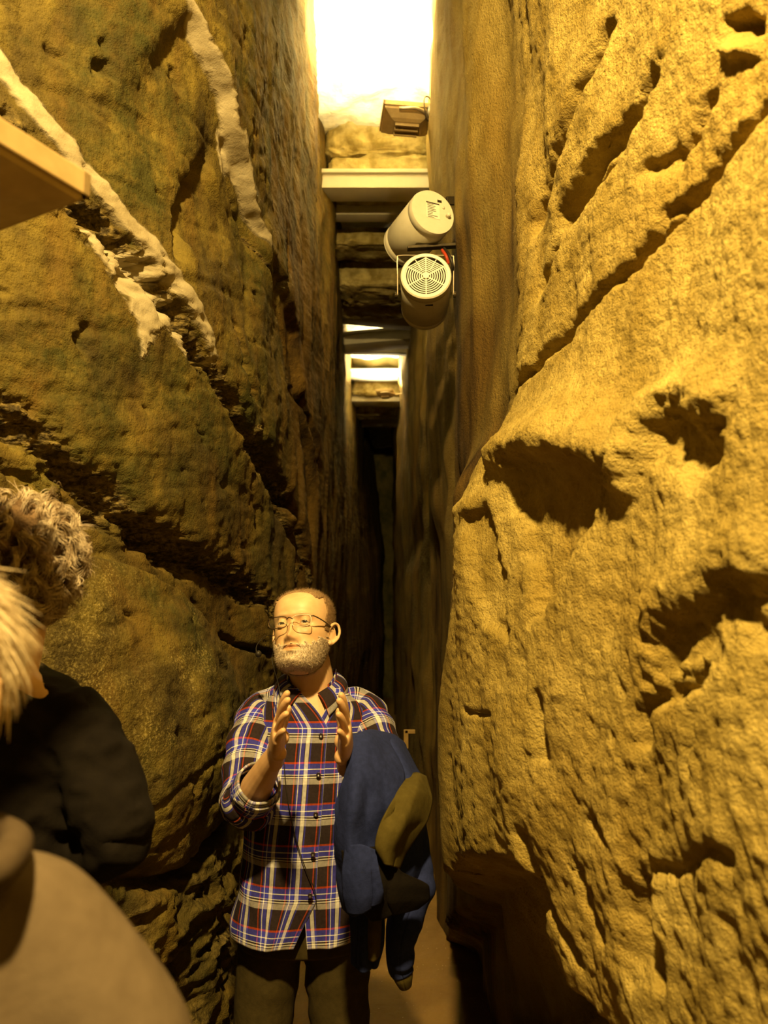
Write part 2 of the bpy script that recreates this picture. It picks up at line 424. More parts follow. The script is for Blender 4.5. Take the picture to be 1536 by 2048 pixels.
WL.D += WL.at['rubble']*(1-WL.at['mortar'])*0.022*ridged(Y*22, Z*26, Y*0+1, 2)
V = np.stack([WL.B+WL.D, Y, Z], -1)
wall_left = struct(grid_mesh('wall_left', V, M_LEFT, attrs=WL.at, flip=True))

# right wall: a great bulging rock close to the camera, the cleft's face behind it
yr = [-1.9, 0, 0.6, 0.9, 1.2, 1.5, 1.75, 1.92, 2.18, 2.4, 2.75, 3.1, 3.6, 4.1, 5.4, 7, 9, 11, 12.5, 14, 16]
zr = [-0.1, 0.55, 0.9, 1.1, 1.4, 1.75, 2.0, 2.25, 2.6, 3.1, 3.6, 5.3]
def rr(a, tail): return a + tail
tail_lo = [0.205, 0.30, 0.29, 0.28, 0.32, 0.29, 0.235, 0.225, 0.21, 0.20, 0.20]      # 2.4 ...
tail_hi = [0.33, 0.275, 0.31, 0.30, 0.27, 0.33, 0.29, 0.235, 0.215, 0.2, 0.2]
XR = [
    [.85, .80, .74, .68, .60, .52, .44, .37, .31]+tail_lo,
    [.80, .72, .64, .58, .52, .46, .37, .29, .25]+tail_lo,
    [.75, .66, .56, .49, .42, .345, .28, .245, .180]+tail_lo,
    [.72, .62, .51, .44, .37, .295, .245, .222, .168]+tail_lo,
    [.72, .61, .50, .43, .355, .28, .225, .205, .178]+tail_lo,
    [.72, .61, .50, .43, .36, .29, .235, .205, .225]+tail_lo,
    [.74, .63, .52, .455, .39, .325, .275, .252, .26]+tail_lo,
    [.76, .66, .56, .50, .44, .39, .365, .366, .36]+tail_hi,
    [.78, .69, .59, .53, .47, .42, .39, .378, .37]+tail_hi,
    [.80, .71, .62, .56, .50, .44, .395, .383, .37]+tail_hi,
    [.82, .73, .64, .58, .51, .45, .40, .385, .375, .33, .29, .285, .262, .27, .34, .29, .235, .215, .2, .2],
    [.86, .76, .67, .60, .53, .46, .41, .39, .38, .33, .30, .28, .25, .26, .34, .30, .24, .22, .2, .2]]
XR = [r[:9]+(r[9:] if len(r[9:]) == 12 else (r[9:]+[0.2]*12)[:12]) for r in XR]
WR = Wall(yr, zr, XR, cols(0.62, 4.6, 16, 330, 130), rows, 1)
Y, Z = WR.Y, WR.Z
near = 1-sstep(1.95, 2.3, Y)
R = WR.D
R += 0.045*fbm(Y*1.5, Z*1.3, Y*0+31.5, 2)*(0.5+0.5*near)
R += near*0.016*fbm(Y*4.6, Z*2.4, Y*0+3.7, 3)
R += near*(0.0042*fbm(Y*17, Z*12, Y*0+4.5, 3) + 0.0046*fbm(Y*46, Z*38, Y*0+8, 2))
R += (1-near)*((0.035*ridged(Y*1.9, Z*0.5, Y*0+12.5, 2)-0.035) + 0.012*fbm(Y*7, Z*1.8, Y*0+2.2, 3))
deep = sstep(4.2, 6, Y); R += deep*0.06*fbm(Y*2.2, Z*1.0, Y*0+5.5, 3)
WR.patch([(1020, 905), (1090, 888), (1150, 890), (1235, 930), (1185, 985), (1150, 1090), (1110, 1185), (1060, 1250), (1040, 1130), (1008, 1000)], 0.035, 0.035, None, 0.01, 0.022, 10)
WR.patch([(1240, 850), (1330, 800), (1420, 830), (1400, 920), (1350, 965), (1270, 940)], 0.025, 0.04, None, 0.01, 0.03, 9)
WR.patch([(945, 1030), (985, 1000), (1002, 1150), (1012, 1290), (975, 1262), (950, 1150)], 0.022, 0.022, None, 0.01, 0.012, 12)
WR.patch([(1280, 1250), (1400, 1150), (1560, 1110), (1560, 1265), (1440, 1300), (1350, 1375), (1280, 1410)], 0.028, 0.06, None, 0.01, 0.035, 8)
WR.patch([(945, 1715), (1035, 1722), (1070, 1790), (1085, 1890), (1112, 1965), (1160, 1995), (1215, 2070), (880, 2120), (880, 1900)], 0.15, 0.05)
WR.patch([(1215, 1730), (1262, 1760), (1290, 1880), (1310, 1975), (1260, 1990), (1235, 1890)], 0.03, 0.04)
for P, wd, dp in [
    ([(985, 905), (1030, 885), (1090, 868), (1150, 872), (1215, 900), (1262, 930)], 0.060, -0.062),
    ([(1235, 835), (1290, 800), (1340, 785), (1430, 815)], 0.042, -0.030),
    ([(938, 1030), (955, 1005), (975, 995), (1000, 1000)], 0.030, -0.017),
    ([(1270, 1235), (1340, 1180), (1420, 1130), (1540, 1095)], 0.045, -0.018),
    ([(1210, 40), (1150, 170), (1105, 290), (1068, 400), (1046, 470)], 0.028, 0.055),
    ([(1300, 130), (1250, 235), (1185, 350), (1115, 440), (1082, 545), (1060, 600)], 0.026, 0.06),
    ([(1240, 240), (1180, 310), (1130, 390), (1100, 450)], 0.022, 0.045),
    ([(1560, 150), (1420, 305), (1360, 385), (1255, 525), (1185, 588), (1130, 650), (1060, 740), (1010, 800)], 0.013, 0.035),
    ([(1360, 385), (1300, 430), (1255, 520)], 0.012, 0.025),
    ([(1400, 180), (1330, 310), (1260, 350)], 0.015, 0.02),
    ([(1290, 1390), (1272, 1430), (1268, 1500)], 0.012, 0.04), ([(1400, 1345), (1340, 1385), (1290, 1400)], 0.013, 0.03),
    ([(1265, 1745), (1272, 1830), (1290, 1900), (1302, 1985)], 0.012, 0.045), ([(1160, 1640), (1180, 1660), (1205, 1690)], 0.009, 0.03),
    ([(1395, 1360), (1380, 1480), (1370, 1560)], 0.008, 0.015), ([(1040, 1650), (1060, 1750), (1100, 1850), (1150, 1930)], 0.016, 0.035),
    ([(1130, 1720), (1160, 1810), (1190, 1890)], 0.016, 0.03), ([(1075, 1380), (1078, 1460), (1085, 1530)], 0.015, 0.028),
    ([(1480, 1740), (1420, 1700), (1340, 1740), (1265, 1745)], 0.010, 0.014), ([(940, 1418), (960, 1428), (985, 1425)], 0.006, 0.02)]:
    WR.crack(P, wd, dp, 0.008, 20)
WR.patch([(1418, 40), (1450, 22), (1480, 40), (1478, 72), (1445, 80), (1420, 66)], 0.08, 0.03, None, 0.01, 0.004)
WR.patch([(1425, 78), (1478, 72), (1480, 110), (1440, 125), (1415, 105)], -0.025, 0.02, None, 0.01, 0.004)
WR.at['rust_shade'] = np.clip(0.8*sstep(0.1, 0.5, fbm(Y*1.0, Z*0.6, Y*0+40, 3))*(1-near) + 0.5*(1-near)+0.3*sstep(2.8, 4, Y), 0, 1)*(1-0.6*sstep(3.0, 3.8, Z)*(1-sstep(6, 8, Y)))  # stains plus painted gloom behind the bulge, weaker high up
WR.at['rubble'] = 0.75*deep*sstep(0.0, 0.4, fbm(Y*1.7, Z*1.1, Y*0+50, 3))
V = np.stack([WR.B-WR.D, Y, Z], -1)
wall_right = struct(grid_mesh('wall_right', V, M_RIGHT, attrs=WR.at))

# end of the cleft
t = NT('dark_rock'); M_END = t.done(t.mix(t.rng(t.noise(4, 5), 0.35, 0.65), (0.06, 0.06, 0.018), (0.16, 0.13, 0.04)), 0.9, t.bump(t.noise(20, 5), 0.6, 0.03))
gy = np.linspace(-0.9, 0.9, 60); gz = np.linspace(-0.06, 5.2, 120); EX, EZ = np.meshgrid(gy, gz)
struct(grid_mesh('wall_back', np.stack([EX, 15.6+0.15*fbm(EX*2, EZ*1.2, EX*0+3, 4), EZ], -1), M_END))

# trodden floor
t = NT('trodden_floor')
fc = t.mix(t.rng(t.noise(2.5, 5), 0.35, 0.65), (0.16, 0.09, 0.020), (0.24, 0.145, 0.038))
fl = t.rng(t.voro(38), 0.10, 0.05); fc = t.mix(t.math('MULTIPLY', fl, t.rng(t.noise(6, 2), 0.4, 0.55)), fc, (0.70, 0.60, 0.36))
M_FLOOR = t.done(fc, 0.62, t.bump(t.noise(30, 5), 0.35, 0.01), 0.35)
fx = np.linspace(-1.7, 1.0, 90); fy = np.concatenate([np.linspace(-2, 6, 240), np.linspace(6.1, 15.8, 60)]); FX, FY = np.meshgrid(fx, fy)
struct(grid_mesh('floor', np.stack([FX, FY, 0.012*fbm(FX*2.2, FY*2.2, FX*0+3, 3)], -1), M_FLOOR))
# ------------------------------------------------------------------ roof of the cleft: rock, wedged stones, concrete lintels
cx = np.linspace(-1.7, 1.0, 90); cy = np.concatenate([np.linspace(-2, 6, 220), np.linspace(6.1, 15.8, 110)]); CX, CY = np.meshgrid(cx, cy)
t = NT('roof_rock')
cr_ = t.mix(t.rng(t.noise(5, 6), 0.35, 0.65), (0.50, 0.45, 0.26), (0.70, 0.66, 0.48))
M_ROOF = t.done(cr_, 0.85, t.bump(t.noise(22, 6), 0.7, 0.02), 0.2)
struct(grid_mesh('ceiling', np.stack([CX, CY, 5.18+0.05*fbm(CX*3, CY*3, CX*0+3, 4)+0.03*ridged(CX*1.5, CY*2, CX*0+8, 2)], -1), M_ROOF, flip=True))

t = NT('painted_concrete')
M_CONC = t.done(t.mix(t.rng(t.noise(3, 5), 0.35, 0.65), (0.46, 0.43, 0.33), (0.55, 0.52, 0.42)), 0.7, t.bump(t.noise(60, 3), 0.15, 0.004), 0.3)
t = NT('wedged_stone')
ws = t.mix(t.rng(t.noise(9, 6), 0.35, 0.65), (0.22, 0.17, 0.05), (0.50, 0.42, 0.18))
M_STONE = t.done(t.mix(t.rng(t.noise(4, 4), 0.52, 0.7, 0, 0.6), ws, (0.18, 0.155, 0.04)), 0.85, t.bump(t.noise(35, 6), 0.7, 0.012), 0.2)

def lintel(y0, y1, z0, z1, label, slope=0.0, xa=-0.56, xb=0.46, flange=True):
    """a concrete lintel bridging the cleft from wall to wall"""
    o = empty('concrete_lintel', (0, y0, z0))
    bm = bmesh.new(); bx(bm, ((xa+xb)/2, (y1-y0)/2, (z1-z0)/2), (xb-xa, y1-y0, z1-z0), Matrix.Rotation(slope, 3, 'Y'), 0.006)
    b = obj('beam_body', bm, M_CONC, o); sharp(b, 50)
    if flange:
        bm = bmesh.new(); bx(bm, ((xa+xb)/2, (y1-y0)/2-0.012, (z1-z0)+0.008), (xb-xa-0.01, y1-y0+0.03, 0.03), Matrix.Rotation(slope, 3, 'Y'), 0.004)
        f = obj('bearing_slab', bm, M_CONC, o); sharp(f, 50)
    return tag(o, label, 'lintel', 'lintels across the rock cleft')
lintel(3.12, 3.42, 4.74, 4.90, 'dark underside of the lintel at the very top of the picture, before the bright roof')
lintel(5.08, 5.27, 4.72, 4.83, 'bright cream lintel below the cracked stone, first one beyond the upper floodlight')
lintel(5.50, 5.62, 4.75, 4.85, 'cream lintel partly behind the tilted upper loudspeaker')
lintel(7.30, 7.60, 4.66, 4.76, 'lintel sloping down to the right behind the lower loudspeaker', 0.10)
lintel(8.00, 8.30, 4.66, 4.78, 'dark lintel sloping up to the right just above the far bright opening', -0.09)
lintel(8.60, 8.72, 4.755, 4.82, 'pale lintel on the near edge of the far bright opening', 0.03)
lintel(10.0, 10.25, 4.92, 5.0, 'pale lintel on the far edge of the bright opening, above the small floodlight')
lintel(10.40, 10.7, 4.68, 4.77, 'pale lintel directly below the small far floodlight')
lintel(12.0, 12.25, 4.77, 4.87, 'farthest dim lintel, last one before the dark end of the cleft', 0.0, -0.5, 0.4)

def stone(y, x0, x1, z0, z1, depth, label, seed, n=26):
    zm = (z0+z1)/2; x0 = WL.surf(y+depth/2, zm)-0.03; x1 = WR.surf(y+depth/2, zm)+0.03
    """an irregular block of rock wedged between the walls"""
    bm = bmesh.new(); bmesh.ops.create_icosphere(bm, subdivisions=5, radius=1.0)
    co = np.array([v.co[:] for v in bm.verts])
    p = np.sign(co)*np.abs(co)**0.45; p /= np.maximum(1e-6, np.abs(p).max(axis=1))[:, None]**0.35
    p *= np.array([(x1-x0)/2, depth/2, (z1-z0)/2])*1.0
    q = p*6+seed*7.7
    n_ = fbm(q[:, 0], q[:, 1]*1.3, q[:, 2]*1.6, 4)
    hgt = (z1-z0)
    p += co*np.array([0.0, 0.35, 0.16])*n_[:, None]*min(0.16, hgt*0.7)
    p += (co*0.012)*fbm(q[:, 0]*5, q[:, 1]*5, q[:, 2]*9, 3)[:, None]
    for v, c in zip(bm.verts, p): v.co = c
    o = obj('wedged_stone', bm, M_STONE); o.location = ((x0+x1)/2, y+depth/2, (z0+z1)/2)
    return tag(o, label, 'stone', 'stones wedged across the cleft')
stone(5.06, -0.50, 0.40, 4.98, 5.26, 0.5, 'lit cracked stone hanging over the first bright cream lintel, upper of two', 1)
stone(5.08, -0.50, 0.40, 4.82, 4.99, 0.5, 'greenish stone lying directly on the first bright cream lintel', 2)
stone(5.85, -0.52, 0.45, 4.69, 4.84, 0.35, 'narrow stone left of the upper loudspeaker, above the first black gap', 3)
stone(6.35, -0.52, 0.45, 4.56, 4.86, 0.5, 'thick rounded stone between the two black gaps, left of the lower loudspeaker', 4)
stone(6.9, -0.52, 0.45, 4.60, 4.74, 0.35, 'dark stone resting over the lintel that slopes to the right', 5)
stone(10.3, -0.52, 0.40, 4.74, 5.06, 0.4, 'pale block behind the small far floodlight', 6)
stone(11.2, -0.50, 0.35, 4.72, 4.92, 0.4, 'shadowed stone beyond the far floodlight, before the last lintel', 7)

# ------------------------------------------------------------------ floodlights
M_LAMP = grain('tan_lamp_paint', (0.33, 0.235, 0.10), (0.41, 0.30, 0.14), 30, 0.45, 0.05)
M_DARKMETAL = grain('dark_steel', (0.03, 0.022, 0.012), (0.06, 0.045, 0.02), 40, 0.45, 0.1, metallic=0.6)
M_STEEL = grain('light_steel', (0.45, 0.38, 0.26), (0.6, 0.5, 0.36), 40, 0.35, 0.05, metallic=0.5)
t = NT('lamp_glass'); t.b.inputs['Emission Color'].default_value = (1, 0.78, 0.4, 1); t.b.inputs['Emission Strength'].default_value = 6.0; M_GLOW = t.done((0.9, 0.8, 0.6), 0.3)
def floodlight(loc, yaw, tilt, w, d, label, arm_to, glow=True, flat=0.30):
    """a flat flared floodlight aimed upwards, its back to the floor"""
    o = empty('floodlight', loc, (tilt, 0, yaw)); h = flat*w
    bm = bmesh.new(); secs = []
    for fx_, fd_, z in ((0.55, 0.50, -h*0.75), (0.70, 0.66, -h*0.62), (0.97, 0.97, -0.2*h), (1.0, 1.0, 0.0), (1.0, 1.0, 0.05*w)):
        secs.append([bm.verts.new((sx*fx_*w/2, sy*fd_*d/2, z)) for sx, sy in ((-1, -1), (1, -1), (1, 1), (-1, 1))])
    skin_rings(bm, secs, False); bm.faces.new(secs[0][::-1])
    hs = obj('housing', bm, M_LAMP, o, smooth=False)
    sm = hs.modifiers.new('wall', 'SOLIDIFY'); sm.thickness = 0.004
    bm = bmesh.new()
    for sx in (-1, 1): bx(bm, (sx*w/2, 0, 0.05*w), (0.012, d+0.012, 0.03), None, 0.002)
    for sy in (-1, 1): bx(bm, (0, sy*d/2, 0.05*w), (w+0.012, 0.012, 0.03), None, 0.002)
    obj('rim', bm, M_LAMP, o, smooth=False)
    bm = bmesh.new(); bx(bm, (0, 0, 0.02*w), (w*0.94, d*0.94, 0.004)); obj('glass', bm, M_GLOW if glow else M_STEEL, o, smooth=False)
    bm = bmesh.new()
    for y in (-0.2, 0, 0.2): bx(bm, (0, y*d, -h*0.80), (w*0.5, 0.006, 0.03))
    obj('cooling_fins', bm, M_LAMP, o, smooth=False)
    M = (Matrix.Translation(loc) @ Matrix.Rotation(yaw, 4, 'Z') @ Matrix.Rotation(tilt, 4, 'X')).inverted()
    e = M @ Vector(arm_to)
    bm = bmesh.new(); sx = 1 if e.x > 0 else -1
    tube(bm, smooth_path([(-sx*w*0.2, -d*0.5-0.012, -0.03), (sx*w*0.2, -d*0.54-0.012, -0.03), (sx*w*0.58, -d*0.2, -0.03), (sx*w*0.62, 0, -0.03), e], 5), 0.009, 8)
    obj('mounting_arm', bm, M_STEEL, o)
    tag(o, label, 'lamp'); return o
ul = floodlight((0.125, 3.95, 4.45), 0.12, -0.10, 0.27, 0.20, 'tan floodlight on the right rock below the brightest stretch of roof', (0.34, 3.98, 4.47))
# its junction can and loose cable
bm = bmesh.new(); lathe(bm, [(0.0, 0), (0.022, 0), (0.024, 0.01), (0.024, 0.05), (0.020, 0.055), (0.020, 0.075), (0.0, 0.076)], 20)
jc = obj('junction_can', bm, M_DARKMETAL, ul); jc.location = (0.125, -0.10, -0.075)
bm = bmesh.new()
tube(bm, smooth_path([(0.12, -0.10, -0.08), (0.105, -0.12, -0.10), (0.085, -0.13, -0.02), (0.09, -0.12, 0.05), (0.12, -0.1, 0.07), (0.16, -0.05, 0.05), (0.19, 0, 0.02)], 6), 0.004, 6)
tube(bm, smooth_path([(0.13, -0.09, 0.0), (0.15, -0.12, 0.06), (0.175, -0.08, -0.02), (0.15, -0.12, -0.09), (0.13, -0.1, -0.085)], 6), 0.003, 6)
obj('supply_cable', bm, M_DARKMETAL, ul)
floodlight((0.02, 9.78, 4.61), -0.2, -0.05, 0.22, 0.20, 'small far floodlight below the second bright opening', (0.28, 9.8, 4.62))
e1 = Vector((-0.47, -0.88, 0)); e2 = Vector((-0.89, 0.45, 0)); tip = Vector((-0.362, 0.844, 2.122))
nl = tip + e1*0.15 + e2*0.12
floodlight(nl, math.atan2(e1.y, e1.x), 0.0, 0.30, 0.24, 'large blurred floodlight cut by the left picture edge, nearest of the three', (-1.25, 1.05, 2.2), False, 0.09)

# cable running down the right rock from the upper floodlight
bm = bmesh.new(); pts = [at(872, 250, 4.35), at(866, 285, 4.5), at(871, 310, 4.55), at(862, 340, 4.6), at(865, 372, 4.6), at(880, 400, 4.5)]
tube(bm, smooth_path(pts, 6), 0.0035, 6); tag(obj('hanging_cable', bm, M_DARKMETAL), 'thin dark cable hanging from the upper floodlight towards the upper loudspeaker', 'cable')

# ------------------------------------------------------------------ loudspeakers
M_SPK = grain('cream_speaker_paint', (0.52, 0.48, 0.36), (0.56, 0.52, 0.40), 30, 0.42, 0.04, spec=0.4)
M_GRL = grain('pale_grille_plastic', (0.66, 0.63, 0.5), (0.70, 0.67, 0.54), 30, 0.45, 0.03)
M_BLACK = grain('black_plastic', (0.010, 0.008, 0.005), (0.02, 0.015, 0.009), 40, 0.5, 0.1)
M_PAPER = grain('white_sticker', (0.62, 0.56, 0.44), (0.68, 0.62, 0.5), 30, 0.6, 0.02)
M_RED = grain('red_wire', (0.30, 0.03, 0.01), (0.36, 0.04, 0.012), 30, 0.5, 0.02)
def speaker(loc, axis, label):
    """local -Z is the grille end, +Z the rear cap; length 0.26"""
    z = Vector(axis).normalized(); x = Vector((0, 0, 1)).cross(z).normalized(); y = z.cross(x)
    o = empty('loudspeaker'); o.matrix_world = Matrix.Translation(loc) @ Matrix((x, y, z)).transposed().to_4x4()
    R_, L = 0.094, 0.25
    bm = bmesh.new(); lathe(bm, [(0.0, 0.012), (R_*0.86, 0.012), (R_*0.9, 0.0), (R_*0.985, 0.002), (R_, 0.012), (R_, 0.030), (R_*0.985, 0.032), (R_*0.985, 0.036), (R_, 0.038), (R_*0.985, L-0.034), (R_*0.97, L-0.032), (R_*0.97, L-0.029), (R_*0.985, L-0.027), (R_*0.98, L-0.008), (R_*0.95, L), (0.0, L)], 72)
    b = obj('case', bm, M_SPK, o); sharp(b, 40)
    bm = bmesh.new(); lathe(bm, [(0.0, 0.006), (R_*0.84, 0.006), (R_*0.84, 0.010), (0, 0.010)], 48); obj('speaker_cone', bm, M_BLACK, o)
    bm = bmesh.new(); rad = np.linspace(0.017, 0.0755, 8); hw = 0.0020
    def bar(a, b, w, zz=0.001):
        d = (b-a); bx(bm, ((a.x+b.x)/2, (a.y+b.y)/2, zz), (d.length, w, 0.0012), Matrix.Rotation(math.atan2(d.y, d.x), 3, 'Z'))
    P = lambda r, a: Vector((r*math.cos(a), r*math.sin(a), 0))
    for k, r in enumerate(rad):
        for s in range(6):
            a0 = PI/6+s*PI/3+0.0; a1 = a0+PI/3
            m = 1 if s in (0, 1) else 7                      # straight slots in the upper sectors, arcs in the others
            for q in range(m): bar(P(r, a0+(a1-a0)*q/m), P(r, a0+(a1-a0)*(q+1)/m), hw*2)
    for s in range(6): bar(P(0.01, PI/6+s*PI/3), P(0.08, PI/6+s*PI/3), 0.004, 0.0005)
    for s in (PI/3+0.0, 2*PI/3): bar(P(0.03, s), P(0.08, s), 0.003, 0.0005)
    lathe(bm, [(0.0, -0.003), (0.011, -0.003), (0.012, 0.004), (0, 0.004)], 24)
    rr_ = [(0.078, 0.003), (0.078, -0.004), (0.089, -0.005), (0.0935, 0.0), (0.0935, 0.006)]
    rings = [[bm.verts.new((r*math.cos(2*PI*k/64), r*math.sin(2*PI*k/64), zz)) for k in range(64)] for r, zz in rr_]; skin_rings(bm, rings, False)
    g = obj('grille', bm, M_GRL, o); sharp(g, 30)
    tag(o, label, 'loudspeaker', 'cylindrical loudspeakers on the right rock'); return o, R_, L
lo = at(852, 552, 2.62)
sp1, R_, L_ = speaker(lo, (0.03, 0.995, -0.10), 'cream cylindrical loudspeaker with its round slotted grille facing the camera, lower of two')
# its logo plate and U bracket
bm = bmesh.new(); bx(bm, (-0.012, -R_+0.0, 0.045), (0.028, 0.003, 0.006)); obj('maker_plate', bm, M_BLACK, sp1, smooth=False)
bm = bmesh.new(); w2 = R_+0.012
pth = smooth_path([(-w2, -0.02, 0.10), (-w2, 0.05, 0.07), (-w2, 0.098, 0.05), (-w2+0.012, 0.112, 0.045), (0, 0.114, 0.045), (w2-0.012, 0.116, 0.045), (w2, 0.104, 0.05), (w2, 0.05, 0.07), (w2, -0.02, 0.10)], 5)
for a, b in zip(pth, pth[1:]):
    d = b-a; 
    if d.length > 1e-5: bx(bm, (a+b)/2, (d.length*1.08, 0.003, 0.022), Matrix((d.normalized(), d.normalized().cross(Vector((0, 0.55, 0.83))).normalized()*-1, d.normalized().cross(d.normalized().cross(Vector((0, 0.55, 0.83))).normalized()*-1))).transposed())
obj('bracket', bm, M_STEEL, sp1, smooth=False)
bm = bmesh.new()
bm.free()
for s in (-1, 1):
    bm = bmesh.new(); lathe(bm, [(0, 0), (0.012, 0), (0.012, 0.012), (0, 0.012)], 12, Matrix.Translation((s*w2, -0.02, 0.10)) @ Matrix.Rotation(s*PI/2, 4, 'Y')); obj('knob', bm, M_DARKMETAL, sp1)
hi = at(866, 424, 2.66)
ax2 = Vector((-0.40, 0.90, -0.07)).normalized()
sp2, _, _ = speaker(hi + ax2*L_, -ax2, 'cream cylindrical loudspeaker turned away, rear cap with a white sticker, upper of two')
def capx(u, v): return (u, v, L_+0.0008)
bm = bmesh.new(); bx(bm, capx(0.0, 0.006), (0.056, 0.066, 0.0012)); stk = obj('sticker', bm, M_PAPER, sp2, smooth=False)
bm = bmesh.new(); rs = random.Random(3)
for k in range(9):
    ln = rs.uniform(0.02, 0.046); bx(bm, (-0.0235+ln/2, 0.031-k*0.0068, L_+0.0017), (ln, 0.0022, 0.0006))
bx(bm, (0.0, 0.0365, L_+0.0016), (0.056, 0.005, 0.0006))
obj('print', bm, M_BLACK, stk, smooth=False)
bm = bmesh.new(); bx(bm, capx(0.030, 0.052), (0.018, 0.010, 0.002)); obj('warning_tag', bm, M_BLACK, sp2, smooth=False)
bm = bmesh.new(); lathe(bm, [(0, 0), (0.008, 0), (0.008, 0.014), (0.005, 0.018), (0, 0.018)], 16, Matrix.Translation((0.062, -0.004, L_))); lathe(bm, [(0, 0), (0.005, 0), (0.005, 0.004), (0, 0.004)], 16, Matrix.Translation((0.045, 0.028, L_)))
obj('cable_gland', bm, M_SPK, sp2)
# steel arm that carries both
a0 = at(893, 402, 2.70); a1 = at(917, 402, 2.72); b0 = at(815, 497, 2.72); b1 = at(917, 491, 2.74)
arm = empty('speaker_arm', a1)
def bar_between(name, p, q, w, h, m, par):
    d = (q-p); c = (p+q)/2 - par.location; bm = bmesh.new()
    rot = d.to_track_quat('X', 'Z').to_matrix(); bx(bm, c, (d.length, w, h), rot, 0.002); return obj(name, bm, m, par, smooth=False)
bar_between('upper_bar', a0, a1 + (a1-a0)*0.3, 0.012, 0.032, M_DARKMETAL, arm)
bar_between('lower_bar', b0, b1 + (b1-b0)*0.06, 0.03, 0.012, M_DARKMETAL, arm)
bar_between('post', at(919, 385, 2.76), at(919, 520, 2.76), 0.03, 0.012, M_DARKMETAL, arm)
bm = bmesh.new(); pts = [at(888, 497, 2.70)-arm.location, at(898, 510, 2.66)-arm.location, at(905, 530, 2.66)-arm.location, at(903, 550, 2.70)-arm.location]
tube(bm, smooth_path(pts, 6), 0.006, 8); obj('black_lead', bm, M_BLACK, arm)
bm = bmesh.new(); pts = [at(884, 500, 2.69)-arm.location, at(892, 512, 2.66)-arm.location, at(897, 528, 2.67)-arm.location]
tube(bm, smooth_path(pts, 6), 0.006, 8); obj('red_lead', bm, M_RED, arm)
tag(arm, 'dark steel bars fixed to the right rock carrying the two loudspeakers', 'bracket')
# ------------------------------------------------------------------ people: helpers
def grid_uv(name, V, U, W, mat, parent=None, thick=0.0, flip=False):
    """a cloth sheet: V (rows, cols, 3) points, U/W (rows, cols) cloth coordinates in metres"""
    o = grid_mesh(name, V, mat, parent, flip=flip); me = o.data
    li = np.zeros(len(me.loops), np.int32); me.loops.foreach_get('vertex_index', li)
    uv = np.stack([U.reshape(-1)[li], W.reshape(-1)[li]], -1)
    me.uv_layers.new(name='cloth').data.foreach_set('uv', uv.reshape(-1).astype(np.float32))
    if thick:
        sm = o.modifiers.new('thickness', 'SOLIDIFY'); sm.thickness = thick; sm.offset = -1
    return o
def evaluated(o):
    dg = bpy.context.evaluated_depsgraph_get(); return bpy.data.meshes.new_from_object(o.evaluated_get(dg))
def fuse(name, bm, mat, parent=None, voxel=0.004, smooth=4, factor=0.5):
    """melt overlapping closed shapes into one continuous surface"""
    bmesh.ops.recalc_face_normals(bm, faces=bm.faces[:])
    me = bpy.data.meshes.new(name+'_parts'); bm.to_mesh(me); bm.free()
    o = bpy.data.objects.new(name, me); COL.objects.link(o)
    r = o.modifiers.new('fuse', 'REMESH'); r.mode = 'VOXEL'; r.voxel_size = voxel; r.use_smooth_shade = True
    if smooth:
        s = o.modifiers.new('relax', 'SMOOTH'); s.iterations = smooth; s.factor = factor
    m2 = evaluated(o); m2.name = name; o.modifiers.clear(); o.data = m2; bpy.data.meshes.remove(me)
    m2.materials.clear(); m2.materials.append(mat); m2.polygons.foreach_set('use_smooth', [True]*len(m2.polygons))
    if parent is not None: o.parent = parent
    return o
def etube(bm, pts, rad, ref, seg=20, n=5):
    """tube with elliptical sections; rad = (r along ref side, r across) per point; smooth in between"""
    P = smooth_path(pts, n); m = len(P)
    k = np.linspace(0, 1, len(rad)); t = np.linspace(0, 1, m)
    ra = np.interp(t, k, [r[0] for r in rad]); rb = np.interp(t, k, [r[1] for r in rad])
    fr = frames(P); rings = []
    for i, (p, u, v) in enumerate(fr):
        T = (P[min(i+1, m-1)]-P[max(i-1, 0)]).normalized(); a = (Vector(ref) - T*T.dot(Vector(ref))).normalized(); b = T.cross(a)
        rings.append([bm.verts.new(p + a*ra[i]*math.cos(q) + b*rb[i]*math.sin(q)) for q in [2*PI*j/seg for j in range(seg)]])
    skin_rings(bm, rings, True)
def ball(bm, c, r, sub=3, scale=(1, 1, 1), rot=None):
    M = Matrix.Translation(c) @ (rot.to_4x4() if rot is not None else Matrix.Identity(4)) @ Matrix.Diagonal((*scale, 1))
    bmesh.ops.create_icosphere(bm, subdivisions=sub, radius=r, matrix=M)

def skin_material(name, lips=True):
    t = NT(name)
    c = t.mix(t.rng(t.noise(28, 4), 0.35, 0.65), (0.58, 0.365, 0.185), (0.67, 0.44, 0.235))
    c = t.mix(t.attr('red'), c, (0.50, 0.235, 0.115))
    c = t.mix(t.attr('stubble'), c, (0.40, 0.31, 0.20))
    return t.done(c, 0.48, t.bump(t.noise(420, 2), 0.12, 0.001), 0.4, **{'Subsurface Weight': 0.08, 'Subsurface Radius': (0.01, 0.004, 0.002), 'Subsurface Scale': 0.6})
M_SKIN = skin_material('skin')
def set_attr(o, name, f):
    me = o.data; co = np.zeros(len(me.vertices)*3); me.vertices.foreach_get('co', co); co = co.reshape(-1, 3)
    a = me.attributes.new(name, 'FLOAT', 'POINT'); a.data.foreach_set('value', f(co).astype(np.float32))

